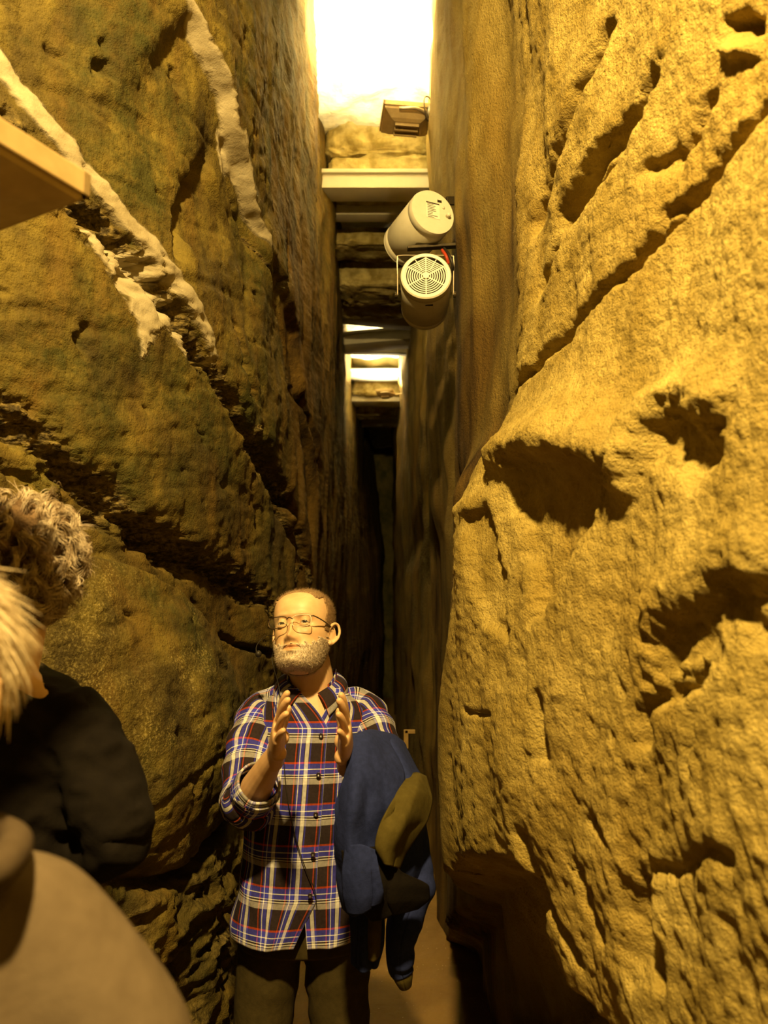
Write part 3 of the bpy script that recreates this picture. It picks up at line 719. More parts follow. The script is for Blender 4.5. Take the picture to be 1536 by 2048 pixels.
# head, local frame: x to the picture's right, -y out of the face, z up
HZ = [-.119, -.112, -.10, -.085, -.068, -.045, -.02, .0, .02, .04, .06, .08, .095, .107, .1145]
HF = [-.045, -.076, -.087, -.089, -.087, -.086, -.086, -.085, -.091, -.094, -.090, -.076, -.056, -.031, -.006]
HB = [.0, .012, .028, .046, .060, .074, .086, .094, .099, .101, .098, .086, .070, .046, .02]
HW = [.024, .040, .051, .058, .063, .0685, .072, .0745, .0765, .078, .077, .0705, .058, .038, .014]
FEAT = [(0, -.041, .0115, .0115, .026), (0, -.022, .0085, .014, .014), (0, -.004, .008, .012, .008), (.0135, -.045, .0065, .0075, .010), (-.0135, -.045, .0065, .0075, .010),
        (.030, .0205, .019, .0065, .0065), (-.030, .0205, .019, .0065, .0065), (0, .021, .010, .008, .003),
        (.031, .001, .0165, .0115, -.013), (-.031, .001, .0165, .0115, -.013), (.046, -.024, .020, .015, .007), (-.046, -.024, .020, .015, .007),
        (0, -.0615, .018, .0045, .0065), (0, -.075, .015, .0055, .0075), (0, -.0678, .021, .0022, -.0065), (0, -.054, .022, .008, .003),
        (0, -.103, .019, .012, .007), (0, -.0855, .014, .005, -.003), (.024, -.056, .006, .012, -.002), (-.024, -.056, .006, .012, -.002)]
def head_surface(nu=160, nv=150, off=0.0):
    zz = np.linspace(-.119, .1145, nv)
    f, b, wd = hermite(HZ, HF, zz), hermite(HZ, HB, zz), hermite(HZ, HW, zz)
    th = np.linspace(0, 2*PI, nu, endpoint=False)
    ct, st = np.cos(th), np.sin(th)
    sq = lambda v, e: np.sign(v)*np.abs(v)**e
    yc = (f+b)/2; ry = (b-f)/2
    X = (wd+off)[:, None]*sq(ct, 0.88)[None, :]
    Yv = yc[:, None] + (ry+off)[:, None]*sq(st, 0.92)[None, :]
    Zv = np.repeat(zz[:, None], nu, 1)
    if off: Zv = Zv + off*np.clip((Zv-0.06)/0.05, 0, 1)
    front = np.clip(-st, 0, 1)[None, :]**0.5
    dy = 0
    for x0, z0, sx, sz, A in FEAT: dy = dy + A*np.exp(-((X-x0)/sx)**2-((Zv-z0)/sz)**2)
    Yv = Yv - dy*front
    return np.stack([X, Yv, Zv], -1)
def add_head(bm, M, ears=True, lids=True):
    V = head_surface(); rings = [[bm.verts.new(M @ Vector(p)) for p in row] for row in V]
    skin_rings(bm, rings, True)
    for s in (-1, 1):
        if lids:
            ball(bm, M @ Vector((s*.0315, -.0752, .0046)), 0.0129, 3)
            etube(bm, [M @ Vector((s*.018, -.081, -.0055)), M @ Vector((s*.031, -.0855, -.0085)), M @ Vector((s*.045, -.078, -.0060))], [(.003, .003), (.0045, .004), (.003, .003)], (0, 0, 1), 10, 4)
        if ears:
            E = M @ Matrix.Translation((s*.0755, .012, -.012)) @ Matrix.Rotation(s*math.radians(-28), 4, 'Z') @ Matrix.Rotation(math.radians(-8), 4, 'X')
            rim = [E @ Vector((s*x, y, z)) for x, y, z in [(0.000, -.014, -.020), (.004, -.016, -.004), (.008, -.013, .016), (.011, -.002, .029), (.012, .011, .027), (.012, .018, .012), (.011, .016, -.006), (.008, .007, -.020), (.005, -.003, -.030), (.001, -.012, -.028)]]
            tube(bm, smooth_path(rim, 4), 0.0042, 8)
            ball(bm, E @ Vector((s*.002, .001, 0)), 1.0, 2, (0.0045, 0.016, 0.027), (M.to_3x3().normalized() @ Matrix.Rotation(s*math.radians(-28), 3, 'Z')))
            ball(bm, E @ Vector((s*.005, -.006, -.027)), 0.0068, 2)
def spikes(bm, roots, dirs, ln, r):
    for p, d, l in zip(roots, dirs, ln):
        d = Vector(d).normalized(); u = d.orthogonal().normalized(); v = d.cross(u); p = Vector(p)
        a = [bm.verts.new(p+(u*math.cos(q)+v*math.sin(q))*r) for q in (0, 2.09, 4.19)]; tip_ = bm.verts.new(p+d*l)
        for i in range(3): bm.faces.new((a[i], a[(i+1) % 3], tip_))
def add_hand(bm, wrist, d, n, s, size=1.0, curls=(10, 12, 10), spread=3.0, thumb_out=35):
    """wrist point, finger direction d, palm normal n, thumb side s"""
    d, n = Vector(d).normalized(), Vector(n).normalized(); s = (Vector(s)-d*d.dot(Vector(s))).normalized(); n = (n-d*n.dot(d)-s*s.dot(n)).normalized()
    w = Vector(wrist); k = size
    etube(bm, [w-d*0.03*k, w+d*0.012*k, w+d*0.05*k, w+d*0.088*k, w+d*0.098*k], [(.027*k, .019*k), (.028*k, .018*k), (.039*k, .016*k), (.041*k, .0135*k), (.037*k, .010*k)], s, 18, 4)
    ball(bm, w+d*0.03*k+s*0.018*k+n*0.006*k, 0.019*k, 2); ball(bm, w+d*0.03*k-s*0.020*k+n*0.006*k, 0.017*k, 2)
    for i, (ln, r) in enumerate(((.070, .0084), (.078, .0087), (.072, .0083), (.056, .0073))):
        base = w + d*(0.090, 0.094, 0.090, 0.082)[i]*k + s*(0.031, 0.0105, -0.010, -0.029)[i]*k
        a = math.radians(spread)*(1.5-i); dd = (d*math.cos(a)+s*math.sin(a)).normalized()
        pts = [base-dd*0.02*k, base]; ang = 0; p = base
        for q, fr_ in enumerate((0.45, 0.30, 0.25)):
            ang += math.radians(curls[q]*(1+0.12*i)); p = p + (dd*math.cos(ang)+n*math.sin(ang))*ln*fr_*k; pts.append(p)
        tube(bm, smooth_path(pts, 4), list(np.interp(np.linspace(0, 1, 17), [0, .3, .5, .75, .93, 1], [r*1.08*k, r*1.12*k, r*.98*k, r*.95*k, r*.82*k, r*.45*k])), 12)
    b0 = w + d*0.026*k + s*0.026*k
    a = math.radians(thumb_out); td = (d*math.cos(a)+s*math.sin(a)+n*0.25).normalized()
    pts = [b0-td*0.012*k, b0+td*0.018*k, b0+td*0.046*k, b0+(td*0.9+d*0.15).normalized()*0.074*k]
    tube(bm, smooth_path(pts, 4), list(np.interp(np.linspace(0, 1, 13), [0, .3, .6, .9, 1], [.013*k, .0125*k, .0098*k, .0088*k, .005*k])), 12)

def strand_mesh(name, mat, parent, strands, r, kind=None):
    """many fine three-sided hairs as one mesh"""
    A = np.array(strands); n, m = A.shape[:2]
    T = np.gradient(A, axis=1); T /= np.linalg.norm(T, axis=2)[..., None]+1e-9
    u = np.cross(T, np.array([0.31, 0.17, 0.93])); u /= np.linalg.norm(u, axis=2)[..., None]+1e-9; v = np.cross(T, u)
    rad = r*np.clip((1-np.linspace(0, 1, m))*4, 0.25, 1)[None, :, None]
    V = np.stack([A+(u*math.cos(q)+v*math.sin(q))*rad for q in (0, 2.0944, 4.1888)], 2)         # n, m, 3, xyz
    idx = np.arange(n*m*3).reshape(n, m, 3); f = []
    for k in range(3):
        k2 = (k+1) % 3; f.append(np.stack([idx[:, :-1, k], idx[:, :-1, k2], idx[:, 1:, k2], idx[:, 1:, k]], -1).reshape(-1, 4))
    q = np.concatenate(f); me = bpy.data.meshes.new(name); me.vertices.add(n*m*3); me.vertices.foreach_set('co', V.reshape(-1).astype(np.float32))
    me.loops.add(len(q)*4); me.polygons.add(len(q)); me.loops.foreach_set('vertex_index', q.reshape(-1).astype(np.int32)); me.polygons.foreach_set('loop_start', np.arange(0, len(q)*4, 4, dtype=np.int32))
    me.polygons.foreach_set('use_smooth', np.ones(len(q), bool)); me.update(calc_edges=True); me.materials.append(mat)
    o = bpy.data.objects.new(name, me); COL.objects.link(o); o.parent = parent
    o['kind'] = 'stuff'; return o

# ------------------------------------------------------------------ cloth materials
def plaid_material():
    t = NT('plaid_flannel')
    uv = t.n('ShaderNodeUVMap', uv_map='cloth').outputs[0]; sp = t.n('ShaderNodeSeparateXYZ'); t.link(uv, sp.inputs[0])
    K = (.024, .016, .017); B = (.045, .050, .46); C_ = (.74, .73, .70); R_ = (.44, .055, .010); W_ = (.80, .80, .84); G = (.44, .42, .40)
    def stripes(v, period, stops):
        f = t.math('FRACT', t.math('DIVIDE', v, period)); nd = t.n('ShaderNodeValToRGB'); nd.color_ramp.interpolation = 'CONSTANT'
        e = nd.color_ramp.elements
        while len(e) < len(stops): e.new(0.5)
        for i, (p, c) in enumerate(stops): e[i].position = p; e[i].color = (*c, 1)
        t.link(f, nd.inputs[0]); return nd.outputs[0]
    u = stripes(sp.outputs[0], 0.066, [(0, R_), (.045, K), (.11, B), (.17, W_), (.205, B), (.35, K), (.375, C_), (.52, K), (.545, B), (.60, K)])
    vv = t.math('MULTIPLY', sp.outputs[1], -1.0)
    v = stripes(vv, 0.098, [(0, R_), (.045, B), (.165, W_), (.19, B), (.30, W_), (.32, K), (.355, C_), (.385, K), (.405, G), (.54, K)])
    tw = t.n('ShaderNodeTexWave', wave_type='BANDS', bands_direction='DIAGONAL'); tw.inputs['Scale'].default_value = 230; t.link(uv, tw.inputs['Vector'])
    c = t.mix(t.rng(tw.outputs['Fac'], 0, 1, 0.44, 0.60), u, v)
    c = t.mix(1.0, c, t.mix(t.rng(t.noise(160, 2), 0.3, 0.7), (0.8, 0.8, 0.8), (1.1, 1.1, 1.1)), 'MULTIPLY')
    return t.done(c, 0.9, t.bump(t.noise(300, 2), 0.2, 0.002), 0.1)
M_PLAID = plaid_material()
def cloth(name, c1, c2, scale=60, bump=0.25):
    t = NT(name); c = t.mix(t.rng(t.noise(scale, 4), 0.3, 0.7), c1, c2)
    wv = t.noise(7, 4, 0.55, None, 0.5)
    nm = t.bump(wv, 0.35, 0.02); nm = t.bump(t.noise(500, 2), bump, 0.002, nm)
    return t.done(c, 0.92, nm, 0.1, **{'Sheen Weight': 0.0})
M_TROUS = cloth('dark_olive_twill', (.036, .027, .009), (.050, .037, .013))
M_FLEECE = cloth('blue_fleece', (.013, .019, .072), (.019, .027, .105), 90)
M_LINING = cloth('olive_lining', (.055, .042, .009), (.075, .058, .014), 60)
M_BLACKTEE = cloth('black_jersey', (.0055, .004, .003), (.008, .006, .004), 40)
M_GREY = cloth('beige_grey_sweatshirt', (.085, .062, .038), (.105, .078, .049), 50)
M_GREYD = cloth('brown_grey_hood', (.05, .035, .02), (.065, .046, .028), 50)
M_SHOE = grain('dark_leather', (.03, .02, .012), (.05, .033, .018), 40, 0.5, 0.1)
M_BUTTON = grain('dark_button', (.015, .01, .012), (.03, .02, .02), 40, 0.3, 0.02, spec=0.6)

def torso_sheet(zs, cxs, cys, ws, fs, bs, u0, u1, nu, nz, ztop, zbot, wrinkle=0.0, seed=0.0, expo=0.86):
    """open ring sections from angle u0 to u1 (0 = straight ahead to the camera, growing to the picture's right)"""
    zz = np.linspace(zbot, ztop, nz); g = lambda a: hermite(zs, a, zz)[:, None]
    a = np.linspace(u0, u1, nu)[None, :]; sx, cy = np.sin(a), np.cos(a)
    sq = lambda v, e: np.sign(v)*np.abs(v)**e
    X = g(cxs)+g(ws)*sq(sx, expo); Yv = g(cys) - np.where(cy > 0, g(fs), g(bs))*sq(cy, expo)
    Zv = np.repeat(zz[:, None], nu, 1)
    if wrinkle:
        q = wrinkle*fbm(X*5+seed, Zv*7+X*4, Yv*5, 3); X = X + q*sx; Yv = Yv - q*cy
    dX = np.diff(X, axis=1); dY = np.diff(Yv, axis=1); L = np.concatenate([np.zeros((nz, 1)), np.cumsum(np.sqrt(dX**2+dY**2), 1)], 1)
    return np.stack([X, Yv, Zv], -1), L, Zv
def sleeve_sheet(name, pts, rad, mat, parent, ref=(0, -1, 0), seg=48, n=14, wrinkle=0.006, seed=1.0, folds=None, thick=0.003):
    P = smooth_path(pts, n); m = len(P); k = np.linspace(0, 1, len(rad)); t_ = np.linspace(0, 1, m); r = np.interp(t_, k, rad)
    V = np.zeros((m, seg+1, 3)); U = np.zeros((m, seg+1)); W_ = np.zeros((m, seg+1)); ln = 0
    for i in range(m):
        T = (P[min(i+1, m-1)]-P[max(i-1, 0)]).normalized(); a = (Vector(ref)-T*T.dot(Vector(ref))).normalized(); b = T.cross(a)
        if i: ln += (P[i]-P[i-1]).length
        for j in range(seg+1):
            q = 2*PI*j/seg; V[i, j] = P[i]+(a*math.cos(q)+b*math.sin(q))*r[i]; U[i, j] = q*0.063; W_[i, j] = -ln
    C0 = np.array([p[:] for p in P])[:, None, :]; N = V-C0; N /= np.linalg.norm(N, axis=2)[..., None]
    q = fbm(V[..., 0]*9+seed, V[..., 1]*9, V[..., 2]*9, 3); rip = np.sin(W_*75+3*q+seed)*np.clip(0.5+q, 0, 1)
    V = V + N*(wrinkle*(q+0.8*rip))[..., None]
    return grid_uv(name, V, U, W_, mat, parent, thick)

# ------------------------------------------------------------------ the man in the plaid shirt
MANX, MANY_ = -0.200, 2.10
man_head = Matrix.Translation((-0.219, 2.065, 1.582)) @ Matrix.Rotation(math.radians(-13), 4, 'Z') @ Matrix.Rotation(math.radians(-5), 4, 'Y') @ Matrix.Rotation(math.radians(-17), 4, 'X')
bm = bmesh.new(); add_head(bm, man_head)
hl = lambda x, y, z: man_head @ Vector((x, y, z))
etube(bm, [(-0.195, 2.125, 1.36), (-0.198, 2.115, 1.43), (-0.205, 2.098, 1.49), hl(0, .02, -.05)], [(.085, .075), (.062, .060), (.058, .060), (.058, .062)], (1, 0, 0), 28)
# chest, waist and hips, inside the clothes
tz = [.78, .86, .95, 1.05, 1.18, 1.28, 1.35, 1.39, 1.42]; rings = []
for z, wx, wy in zip(tz, [.13, .145, .145, .140, .150, .155, .140, .11, .08], [.085, .10, .10, .10, .10, .098, .085, .07, .06]):
    rings.append([bm.verts.new((-0.205+0.06*(z-1.0)*0.2+wx*math.cos(a), 2.115+wy*math.sin(a), z)) for a in [2*PI*k/28 for k in range(28)]])
skin_rings(bm, rings, True)
SH_L, EL_L, WR_L = Vector((-0.338, 2.13, 1.350)), Vector((-0.335, 1.925, 1.168)), Vector((-0.243, 1.745, 1.318))
SH_R, EL_R, WR_R = Vector((-0.054, 2.13, 1.350)), Vector((0.012, 1.95, 1.165)), Vector((-0.087, 1.755, 1.306))
for sh, el, wr in ((SH_L, EL_L, WR_L), (SH_R, EL_R, WR_R)):
    etube(bm, [sh, sh.lerp(el, 0.5), el], [(.045, .045), (.043, .043), (.036, .036)], (0, 0, 1), 16)
    etube(bm, [el, el.lerp(wr, 0.3), el.lerp(wr, 0.75), wr], [(.036, .036), (.041, .039), (.031, .027), (.027, .020)], (0, 0.6, 0.8), 18)
    ball(bm, el, 0.037, 3)
add_hand(bm, WR_L, (0.03, -0.145, 0.135), (1, 0.05, 0), (0, .66, .75), 1.08, (4, 6, 8), 4.0, 24)
add_hand(bm, WR_R, (0.005, -0.145, 0.15), (-1, 0.05, 0), (0, .66, .75), 1.08, (4, 6, 8), 4.0, 24)
for sx, hipx, kx, ax in ((-1, -0.285, -0.318, -0.335), (1, -0.125, -0.115, -0.10)):
    etube(bm, [(hipx, 2.12, .86), (kx, 2.11, .48), (ax, 2.13, .08)], [(.07, .07), (.05, .05), (.035, .035)], (1, 0, 0), 18)
    etube(bm, [(ax, 2.15, .06), (ax, 2.05, .05), (ax, 1.98, .04)], [(.035, .04), (.04, .03), (.03, .02)], (1, 0, 0), 14)
man = fuse('person', bm, M_SKIN, None, 0.0024, 3, 0.4)
MI = man_head.inverted()
def head_local(co): return np.array([(MI @ Vector(p))[:] for p in co])
_co = np.zeros(len(man.data.vertices)*3); man.data.vertices.foreach_get('co', _co); _co = _co.reshape(-1, 3)
A_ = np.array(MI)[:3]; HLc = _co @ A_[:, :3].T + A_[:, 3]
g2 = lambda P, x, z, sx, sz: np.exp(-((P[:, 0]-x)/sx)**2-((P[:, 2]-z)/sz)**2)*(P[:, 1] < -0.03)
lips = g2(HLc, 0, -.0685, .019, .0065)*1.3*(HLc[:, 1] < -.075)
redn = np.clip(np.clip(lips, 0, 0.9)+0.35*g2(HLc, 0, -.04, .014, .012)+0.25*g2(HLc, .045, -.03, .018, .014)+0.25*g2(HLc, -.045, -.03, .018, .014), 0, 0.9)
hands = (_co[:, 1] < 1.93) & (_co[:, 2] < 1.5); neckm = np.clip((1.47-_co[:, 2])/0.05, 0, 1)*(_co[:, 1] > 1.95)
redn = np.clip(redn + 0.22*hands + 0.30*neckm, 0, 0.9)
a_=man.data.attributes.new("red","FLOAT","POINT"); a_.data.foreach_set("value", redn.astype(np.float32))
brow = np.clip(g2(HLc, .031, .0205, .016, .0035)+g2(HLc, -.031, .0205, .016, .0035), 0, 1)*0.55
a_=man.data.attributes.new("stubble","FLOAT","POINT"); a_.data.foreach_set("value", brow.astype(np.float32))
tag(man, 'bearded man in plaid shirt and spectacles holding both palms apart, facing the camera', 'person')

# eyes
t = NT('eye'); gx = t.n('ShaderNodeSeparateXYZ'); t.link(t.oc, gx.inputs[0])
rr2 = t.math('SQRT', t.math('ADD', t.math('POWER', t.math('SUBTRACT', gx.outputs[0], 0.0), 2.0), t.math('POWER', gx.outputs[2], 2.0)))
ec = t.ramp(t.rng(rr2, 0, 0.012), [(0.0, (0.006, 0.005, 0.004)), (0.19, (0.006, 0.005, 0.004)), (0.22, (0.05, 0.045, 0.035)), (0.46, (0.035, 0.03, 0.022)), (0.52, (0.60, 0.54, 0.46)), (1, (0.60, 0.52, 0.44))])
M_EYE = t.done(ec, 0.15, None, 0.5)
for s in (-1, 1):
    bm = bmesh.new(); bmesh.ops.create_uvsphere(bm, u_segments=24, v_segments=16, radius=0.0118)
    e = obj('eye', bm, M_EYE, man); e.matrix_local = man_head @ Matrix.Translation((s*.0315, -.0762, 0.0005)) @ Matrix.Rotation(math.radians(12), 4, 'Z')
# cropped hair and beard: a close shell with short bristles
def hair_mat(name, c1, c2, sc=180):
    t = NT(name); c = t.mix(t.rng(t.noise(sc, 3), 0.35, 0.65), c1, c2); return t.done(c, 0.6, t.bump(t.noise(700, 2), 0.5, 0.002), 0.3)
M_CROP = hair_mat('cropped_brown_grey_hair', (.17, .095, .04), (.30, .19, .09))
M_BEARD = hair_mat('grey_beard', (.40, .30, .19), (.66, .54, .40))
def shell(name, keep, off, mat, n_sp, ln, r, droop, seed):
    V = head_surface(220, 200, off(0)); P = V.reshape(-1, 3); R_, C_ = V.shape[:2]; k = keep(P).reshape(R_, C_)
    bm = bmesh.new(); vs = {}
    edge = np.clip(k*3.0, 0, 1)[..., None]; base = head_surface(220, 200, -0.001)
    Q = base*(1-edge)+V*edge
    def gv(i, j):
        if (i, j) not in vs: vs[(i, j)] = bm.verts.new(man_head @ Vector(Q[i, j]))
        return vs[(i, j)]
    rs = np.random.RandomState(seed); cand = []
    for i in range(R_-1):
        for j in range(C_):
            j2 = (j+1) % C_
            if min(k[i, j], k[i+1, j], k[i, j2], k[i+1, j2]) > 0:
                bm.faces.new((gv(i, j), gv(i, j2), gv(i+1, j2), gv(i+1, j))); cand.append((i, j))
    if k[R_-1].min() > 0: bm.faces.new([gv(R_-1, j) for j in range(C_)])
    c0 = np.array([0, .0, .0])
    for q in rs.choice(len(cand), n_sp):
        i, j = cand[q]; p = V[i, j]; d = p - c0*1.0; d = d/np.linalg.norm(d)*np.array([1, 1, 0.6]) + droop + rs.normal(size=3)*0.25
        spikes(bm, [man_head @ Vector(Q[i, j]+rs.normal(size=3)*0.0006)], [man_head.to_3x3() @ Vector(d)], [ln*rs.uniform(0.6, 1.2)*float(edge[i, j, 0]+0.2)], r)
    return obj(name, bm, mat, man)
def keep_hair(P):
    x, y, z = P[:, 0], P[:, 1], P[:, 2]
    n = 0.006*np.sin(x*260)+0.004*np.sin(x*610+1)
    top = (z - (0.080 - 0.25*np.clip(np.abs(x)-0.02, 0, 1)) + n)/0.012*np.where(y < 0.0, 1, 1)
    top = np.where(y < -.015, np.minimum(top, (y+0.066+0.25*np.clip(np.abs(x)-.02, 0, 1)*0)/0.01), top)
    side = np.minimum((y+0.030+n)/0.012, (z+0.012+0.9*np.clip(y-0.0, 0, 0.06)*0.9)/0.01)
    back = np.minimum((y-0.03)/0.012, (z+0.075)/0.012)
    return np.clip(np.maximum(np.maximum(top, side), back), -1, 1)
shell('hair', keep_hair, lambda z: 0.0028, M_CROP, 5200, 0.006, 0.00035, np.array([0, 0.3, 0.2]), 4)
def keep_beard(P):
    x, y, z = P[:, 0], P[:, 1], P[:, 2]; ax = np.abs(x)
    n = 0.003*np.sin(x*330+z*200)+0.002*np.sin(z*700)
    line = -0.0575 + 0.15*np.clip(ax-0.012, 0, 0.03) + 1.0*np.clip(ax-0.047, 0, 0.03) + 1.4*n
    b = (line - z)/0.010
    b = np.minimum(b, (0.018-y)/0.010)
    mouth = 1-((x/0.0235)**2+((z+.0685)/0.0085)**2)
    b = np.where(mouth > 0, -1, b)
    under = 1-((x/0.011)**2+((z+.058)/0.004)**2)
    return np.clip(b, -1, 1)
shell('beard', keep_beard, lambda z: 0.0028, M_BEARD, 6500, 0.0055, 0.00035, np.array([0, -0.1, -0.9]), 5)

# shirt
shirt = empty('shirt'); shirt.parent = man
zs_ = [.815, .90, 1.0, 1.1, 1.2, 1.28, 1.335, 1.37, 1.40, 1.425, 1.45]
cxs = [-.222, -.218, -.212, -.206, -.202, -.200, -.198, -.198, -.198, -.198, -.198]
cys = [2.10, 2.10, 2.10, 2.105, 2.11, 2.115, 2.12, 2.122, 2.122, 2.12, 2.115]
ws_ = [.174, .170, .166, .164, .170, .176, .174, .158, .124, .088, .066]
fs_ = [.140, .140, .138, .134, .128, .120, .106, .094, .080, .068, .060]
bs_ = [.125, .125, .120, .118, .120, .118, .105, .092, .078, .068, .060]
opn = 0.13                                            # the button line sits a little to the picture's right
for k, (u0, u1, off, nm_) in enumerate(((opn-2*PI*0.52, opn+0.11, 0.004, 'front_and_back'), (opn-0.05, opn+2*PI*0.48*0.98, 0.0, 'buttonhole_front'))):
    V, U, W_ = torso_sheet(zs_, cxs, cys, ws_, [f+off for f in fs_], bs_, u0, u1, 150, 190, 1.432, .815, 0.010, 0.0)
    if k == 0: U = U - U[:, -1:]; 
    # shirt tails part below the last button, and the collar opens above the first
    zz = V[..., 2]; tail = np.clip((0.925-zz)/0.11, 0, 1); a = np.linspace(u0, u1, 150)[None, :]
    if k == 0: V[..., 0] -= 0.050*tail*np.clip((a-(opn-0.5))/0.5, 0, 1)
    else:      V[..., 0] += 0.014*tail*np.clip(1-(a-opn)/0.5, 0, 1)
    nk = np.clip((zz-1.335)/0.09, 0, 1); near_ = np.clip(1-np.abs(a-opn)/0.75, 0, 1)
    V[..., 0] += (-1 if k == 0 else 1)*0.060*nk**1.1*near_**0.7
    V[..., 1] += 0.0*nk
    hemw = 0.008*np.sin(a*7+1)*np.clip((0.87-zz)/0.06, 0, 1); V[..., 1] += hemw
    V[..., 2] += 0.012*np.cos(a)*np.clip((0.86-zz)/0.05, 0, 1)*0.0
    grid_uv(nm_, V, U+0.012, W_+0.02, M_PLAID, shirt, 0.0025)
sleeve_sheet('sleeve', [SH_L+Vector((0.07, 0.0, 0.02)), SH_L+Vector((0.01, 0, 0.0)), SH_L.lerp(EL_L, 0.45)+Vector((-.012, 0.0, 0)), EL_L+Vector((-.004, .008, .004)), EL_L.lerp(WR_L, 0.18)+Vector((0, 0, -.004)), EL_L.lerp(WR_L, 0.36)], [.060, .069, .066, .062, .057, .051], M_PLAID, shirt, (0, -1, 0), 56, 16, 0.0065, 1.0)
sleeve_sheet('sleeve', [SH_R+Vector((-0.07, 0.0, 0.02)), SH_R+Vector((-0.01, 0, 0.0)), SH_R.lerp(EL_R, 0.45)+Vector((.010, 0.0, 0)), EL_R+Vector((.004, .008, .004)), EL_R.lerp(WR_R, 0.2), EL_R.lerp(WR_R, 0.36)], [.060, .069, .066, .062, .057, .051], M_PLAID, shirt, (0, -1, 0), 56, 16, 0.0065, 5.0)
def cuff(name, el, wr, f0, f1, r0, r1):
    sleeve_sheet(name, [el.lerp(wr, f0), el.lerp(wr, (f0+f1)/2), el.lerp(wr, f1)], [r0, (r0+r1)/2+.002, r1], M_PLAID, shirt, (0, -1, 0), 40, 6, 0.002, 2.0, thick=0.005)
cuff('rolled_cuff', EL_L, WR_L, 0.26, 0.44, .057, .053); cuff('rolled_cuff', EL_R, WR_R, 0.26, 0.44, .057, .053)
# collar: a stand and two turned-down leaves
def collar_leaf(s):
    n, m = 40, 12; V = np.zeros((m, n, 3)); U = np.zeros((m, n)); W_ = np.zeros((m, n))
    for j in range(n):
        q = j/(n-1); a = PI*(1-q*0.90)                   # from the nape round to the front
        top = Vector((-0.199+s*math.sin(a)*0.070, 2.108+(-math.cos(a)*0.066 if a > PI/2 else -math.cos(a)*0.062), 1.482-0.062*q**1.7))
        fall = 0.036+0.020*q**2.5
        out = Vector((s*math.sin(a), -math.cos(a), 0)).normalized()
        fwd = Vector((s*0.10, -0.02, 0))*max(0, q-0.75)
        for i in range(m):
            v = i/(m-1); p = top + out*(0.020*math.sin(v*1.9)+0.012*v) + Vector((0, 0, 0.006*math.sin(v*PI)-fall*v)) + fwd*v
            V[i, j] = p; U[i, j] = q*0.2; W_[i, j] = v*0.06
    return grid_uv('collar_leaf', V, U, W_, M_PLAID, shirt, 0.004)
collar_leaf(-1); collar_leaf(1)
V, U, W_ = torso_sheet([1.40, 1.44, 1.485], [-.199]*3, [2.112, 2.11, 2.108], [.074, .070, .068], [.066, .064, .062], [.07, .066, .064], opn+0.62, opn+2*PI-0.62, 80, 14, 1.478, 1.41)
V[..., 2] -= 0.05*np.clip(np.cos(np.linspace(opn+0.62, opn+2*PI-0.62, 80)), 0, 1)[None, :]
grid_uv('collar_stand', V, U, W_, M_PLAID, shirt, 0.003)
def front_y(x, z):
    g = lambda a: float(hermite(zs_, a, np.array([z]))[0]); s = (x-g(cxs))/g(ws_); s = max(-1, min(1, s)); s = abs(s)**(1/0.86)
    return g(cys) - (g(fs_)+0.005)*(math.sqrt(max(0, 1-s*s)))**0.86
for z in (1.318, 1.225, 1.132, 1.04, 0.945):
    g = lambda a: float(hermite(zs_, a, np.array([z]))[0]); x = g(cxs)+g(ws_)*math.sin(opn+0.03)**0.86
    bm = bmesh.new(); lathe(bm, [(0, -.001), (0.0058, -.001), (0.0062, .001), (0.0058, .0028), (0.0045, .0020), (0, .0016)], 20, Matrix.Translation((x, front_y(x, z)-0.0075, z)) @ Matrix.Rotation(PI/2, 4, 'X'))
    obj('button', bm, M_BUTTON, shirt)

# trousers and shoes
tr = empty('trousers'); tr.parent = man
V, U, W_ = torso_sheet([.74, .80, .86, .93], [-.212]*4, [2.115]*4, [.162, .163, .160, .150], [.112, .118, .118, .112], [.118, .12, .115, .105], 0, 2*PI, 70, 24, .93, .775, 0.004, 3)
grid_uv('seat', V, U, W_, M_TROUS, tr, 0.003)
sleeve_sheet('trouser_leg', [(-.292, 2.118, .88), (-.300, 2.112, .75), (-.322, 2.105, .50), (-.335, 2.11, .25), (-.340, 2.125, .055)], [.083, .086, .074, .066, .064], M_TROUS, tr, (1, 0, 0), 44, 16, 0.005, 4.0)
sleeve_sheet('trouser_leg', [(-.130, 2.118, .88), (-.124, 2.112, .75), (-.110, 2.105, .50), (-.104, 2.11, .25), (-.10, 2.125, .055)], [.083, .085, .073, .066, .064], M_TROUS, tr, (1, 0, 0), 44, 16, 0.005, 9.0)
for ax in (-.340, -.100):
    bm = bmesh.new(); etube(bm, [(ax, 2.19, .05), (ax, 2.12, .055), (ax, 2.03, .042), (ax, 1.95, .032), (ax, 1.925, .028)], [(.034, .04), (.041, .05), (.047, .036), (.042, .026), (.022, .014)], (1, 0, 0), 20)
    bx(bm, (ax, 2.06, .012), (.085, .27, .022), None, 0.01)
    obj('shoe', bm, M_SHOE, man)

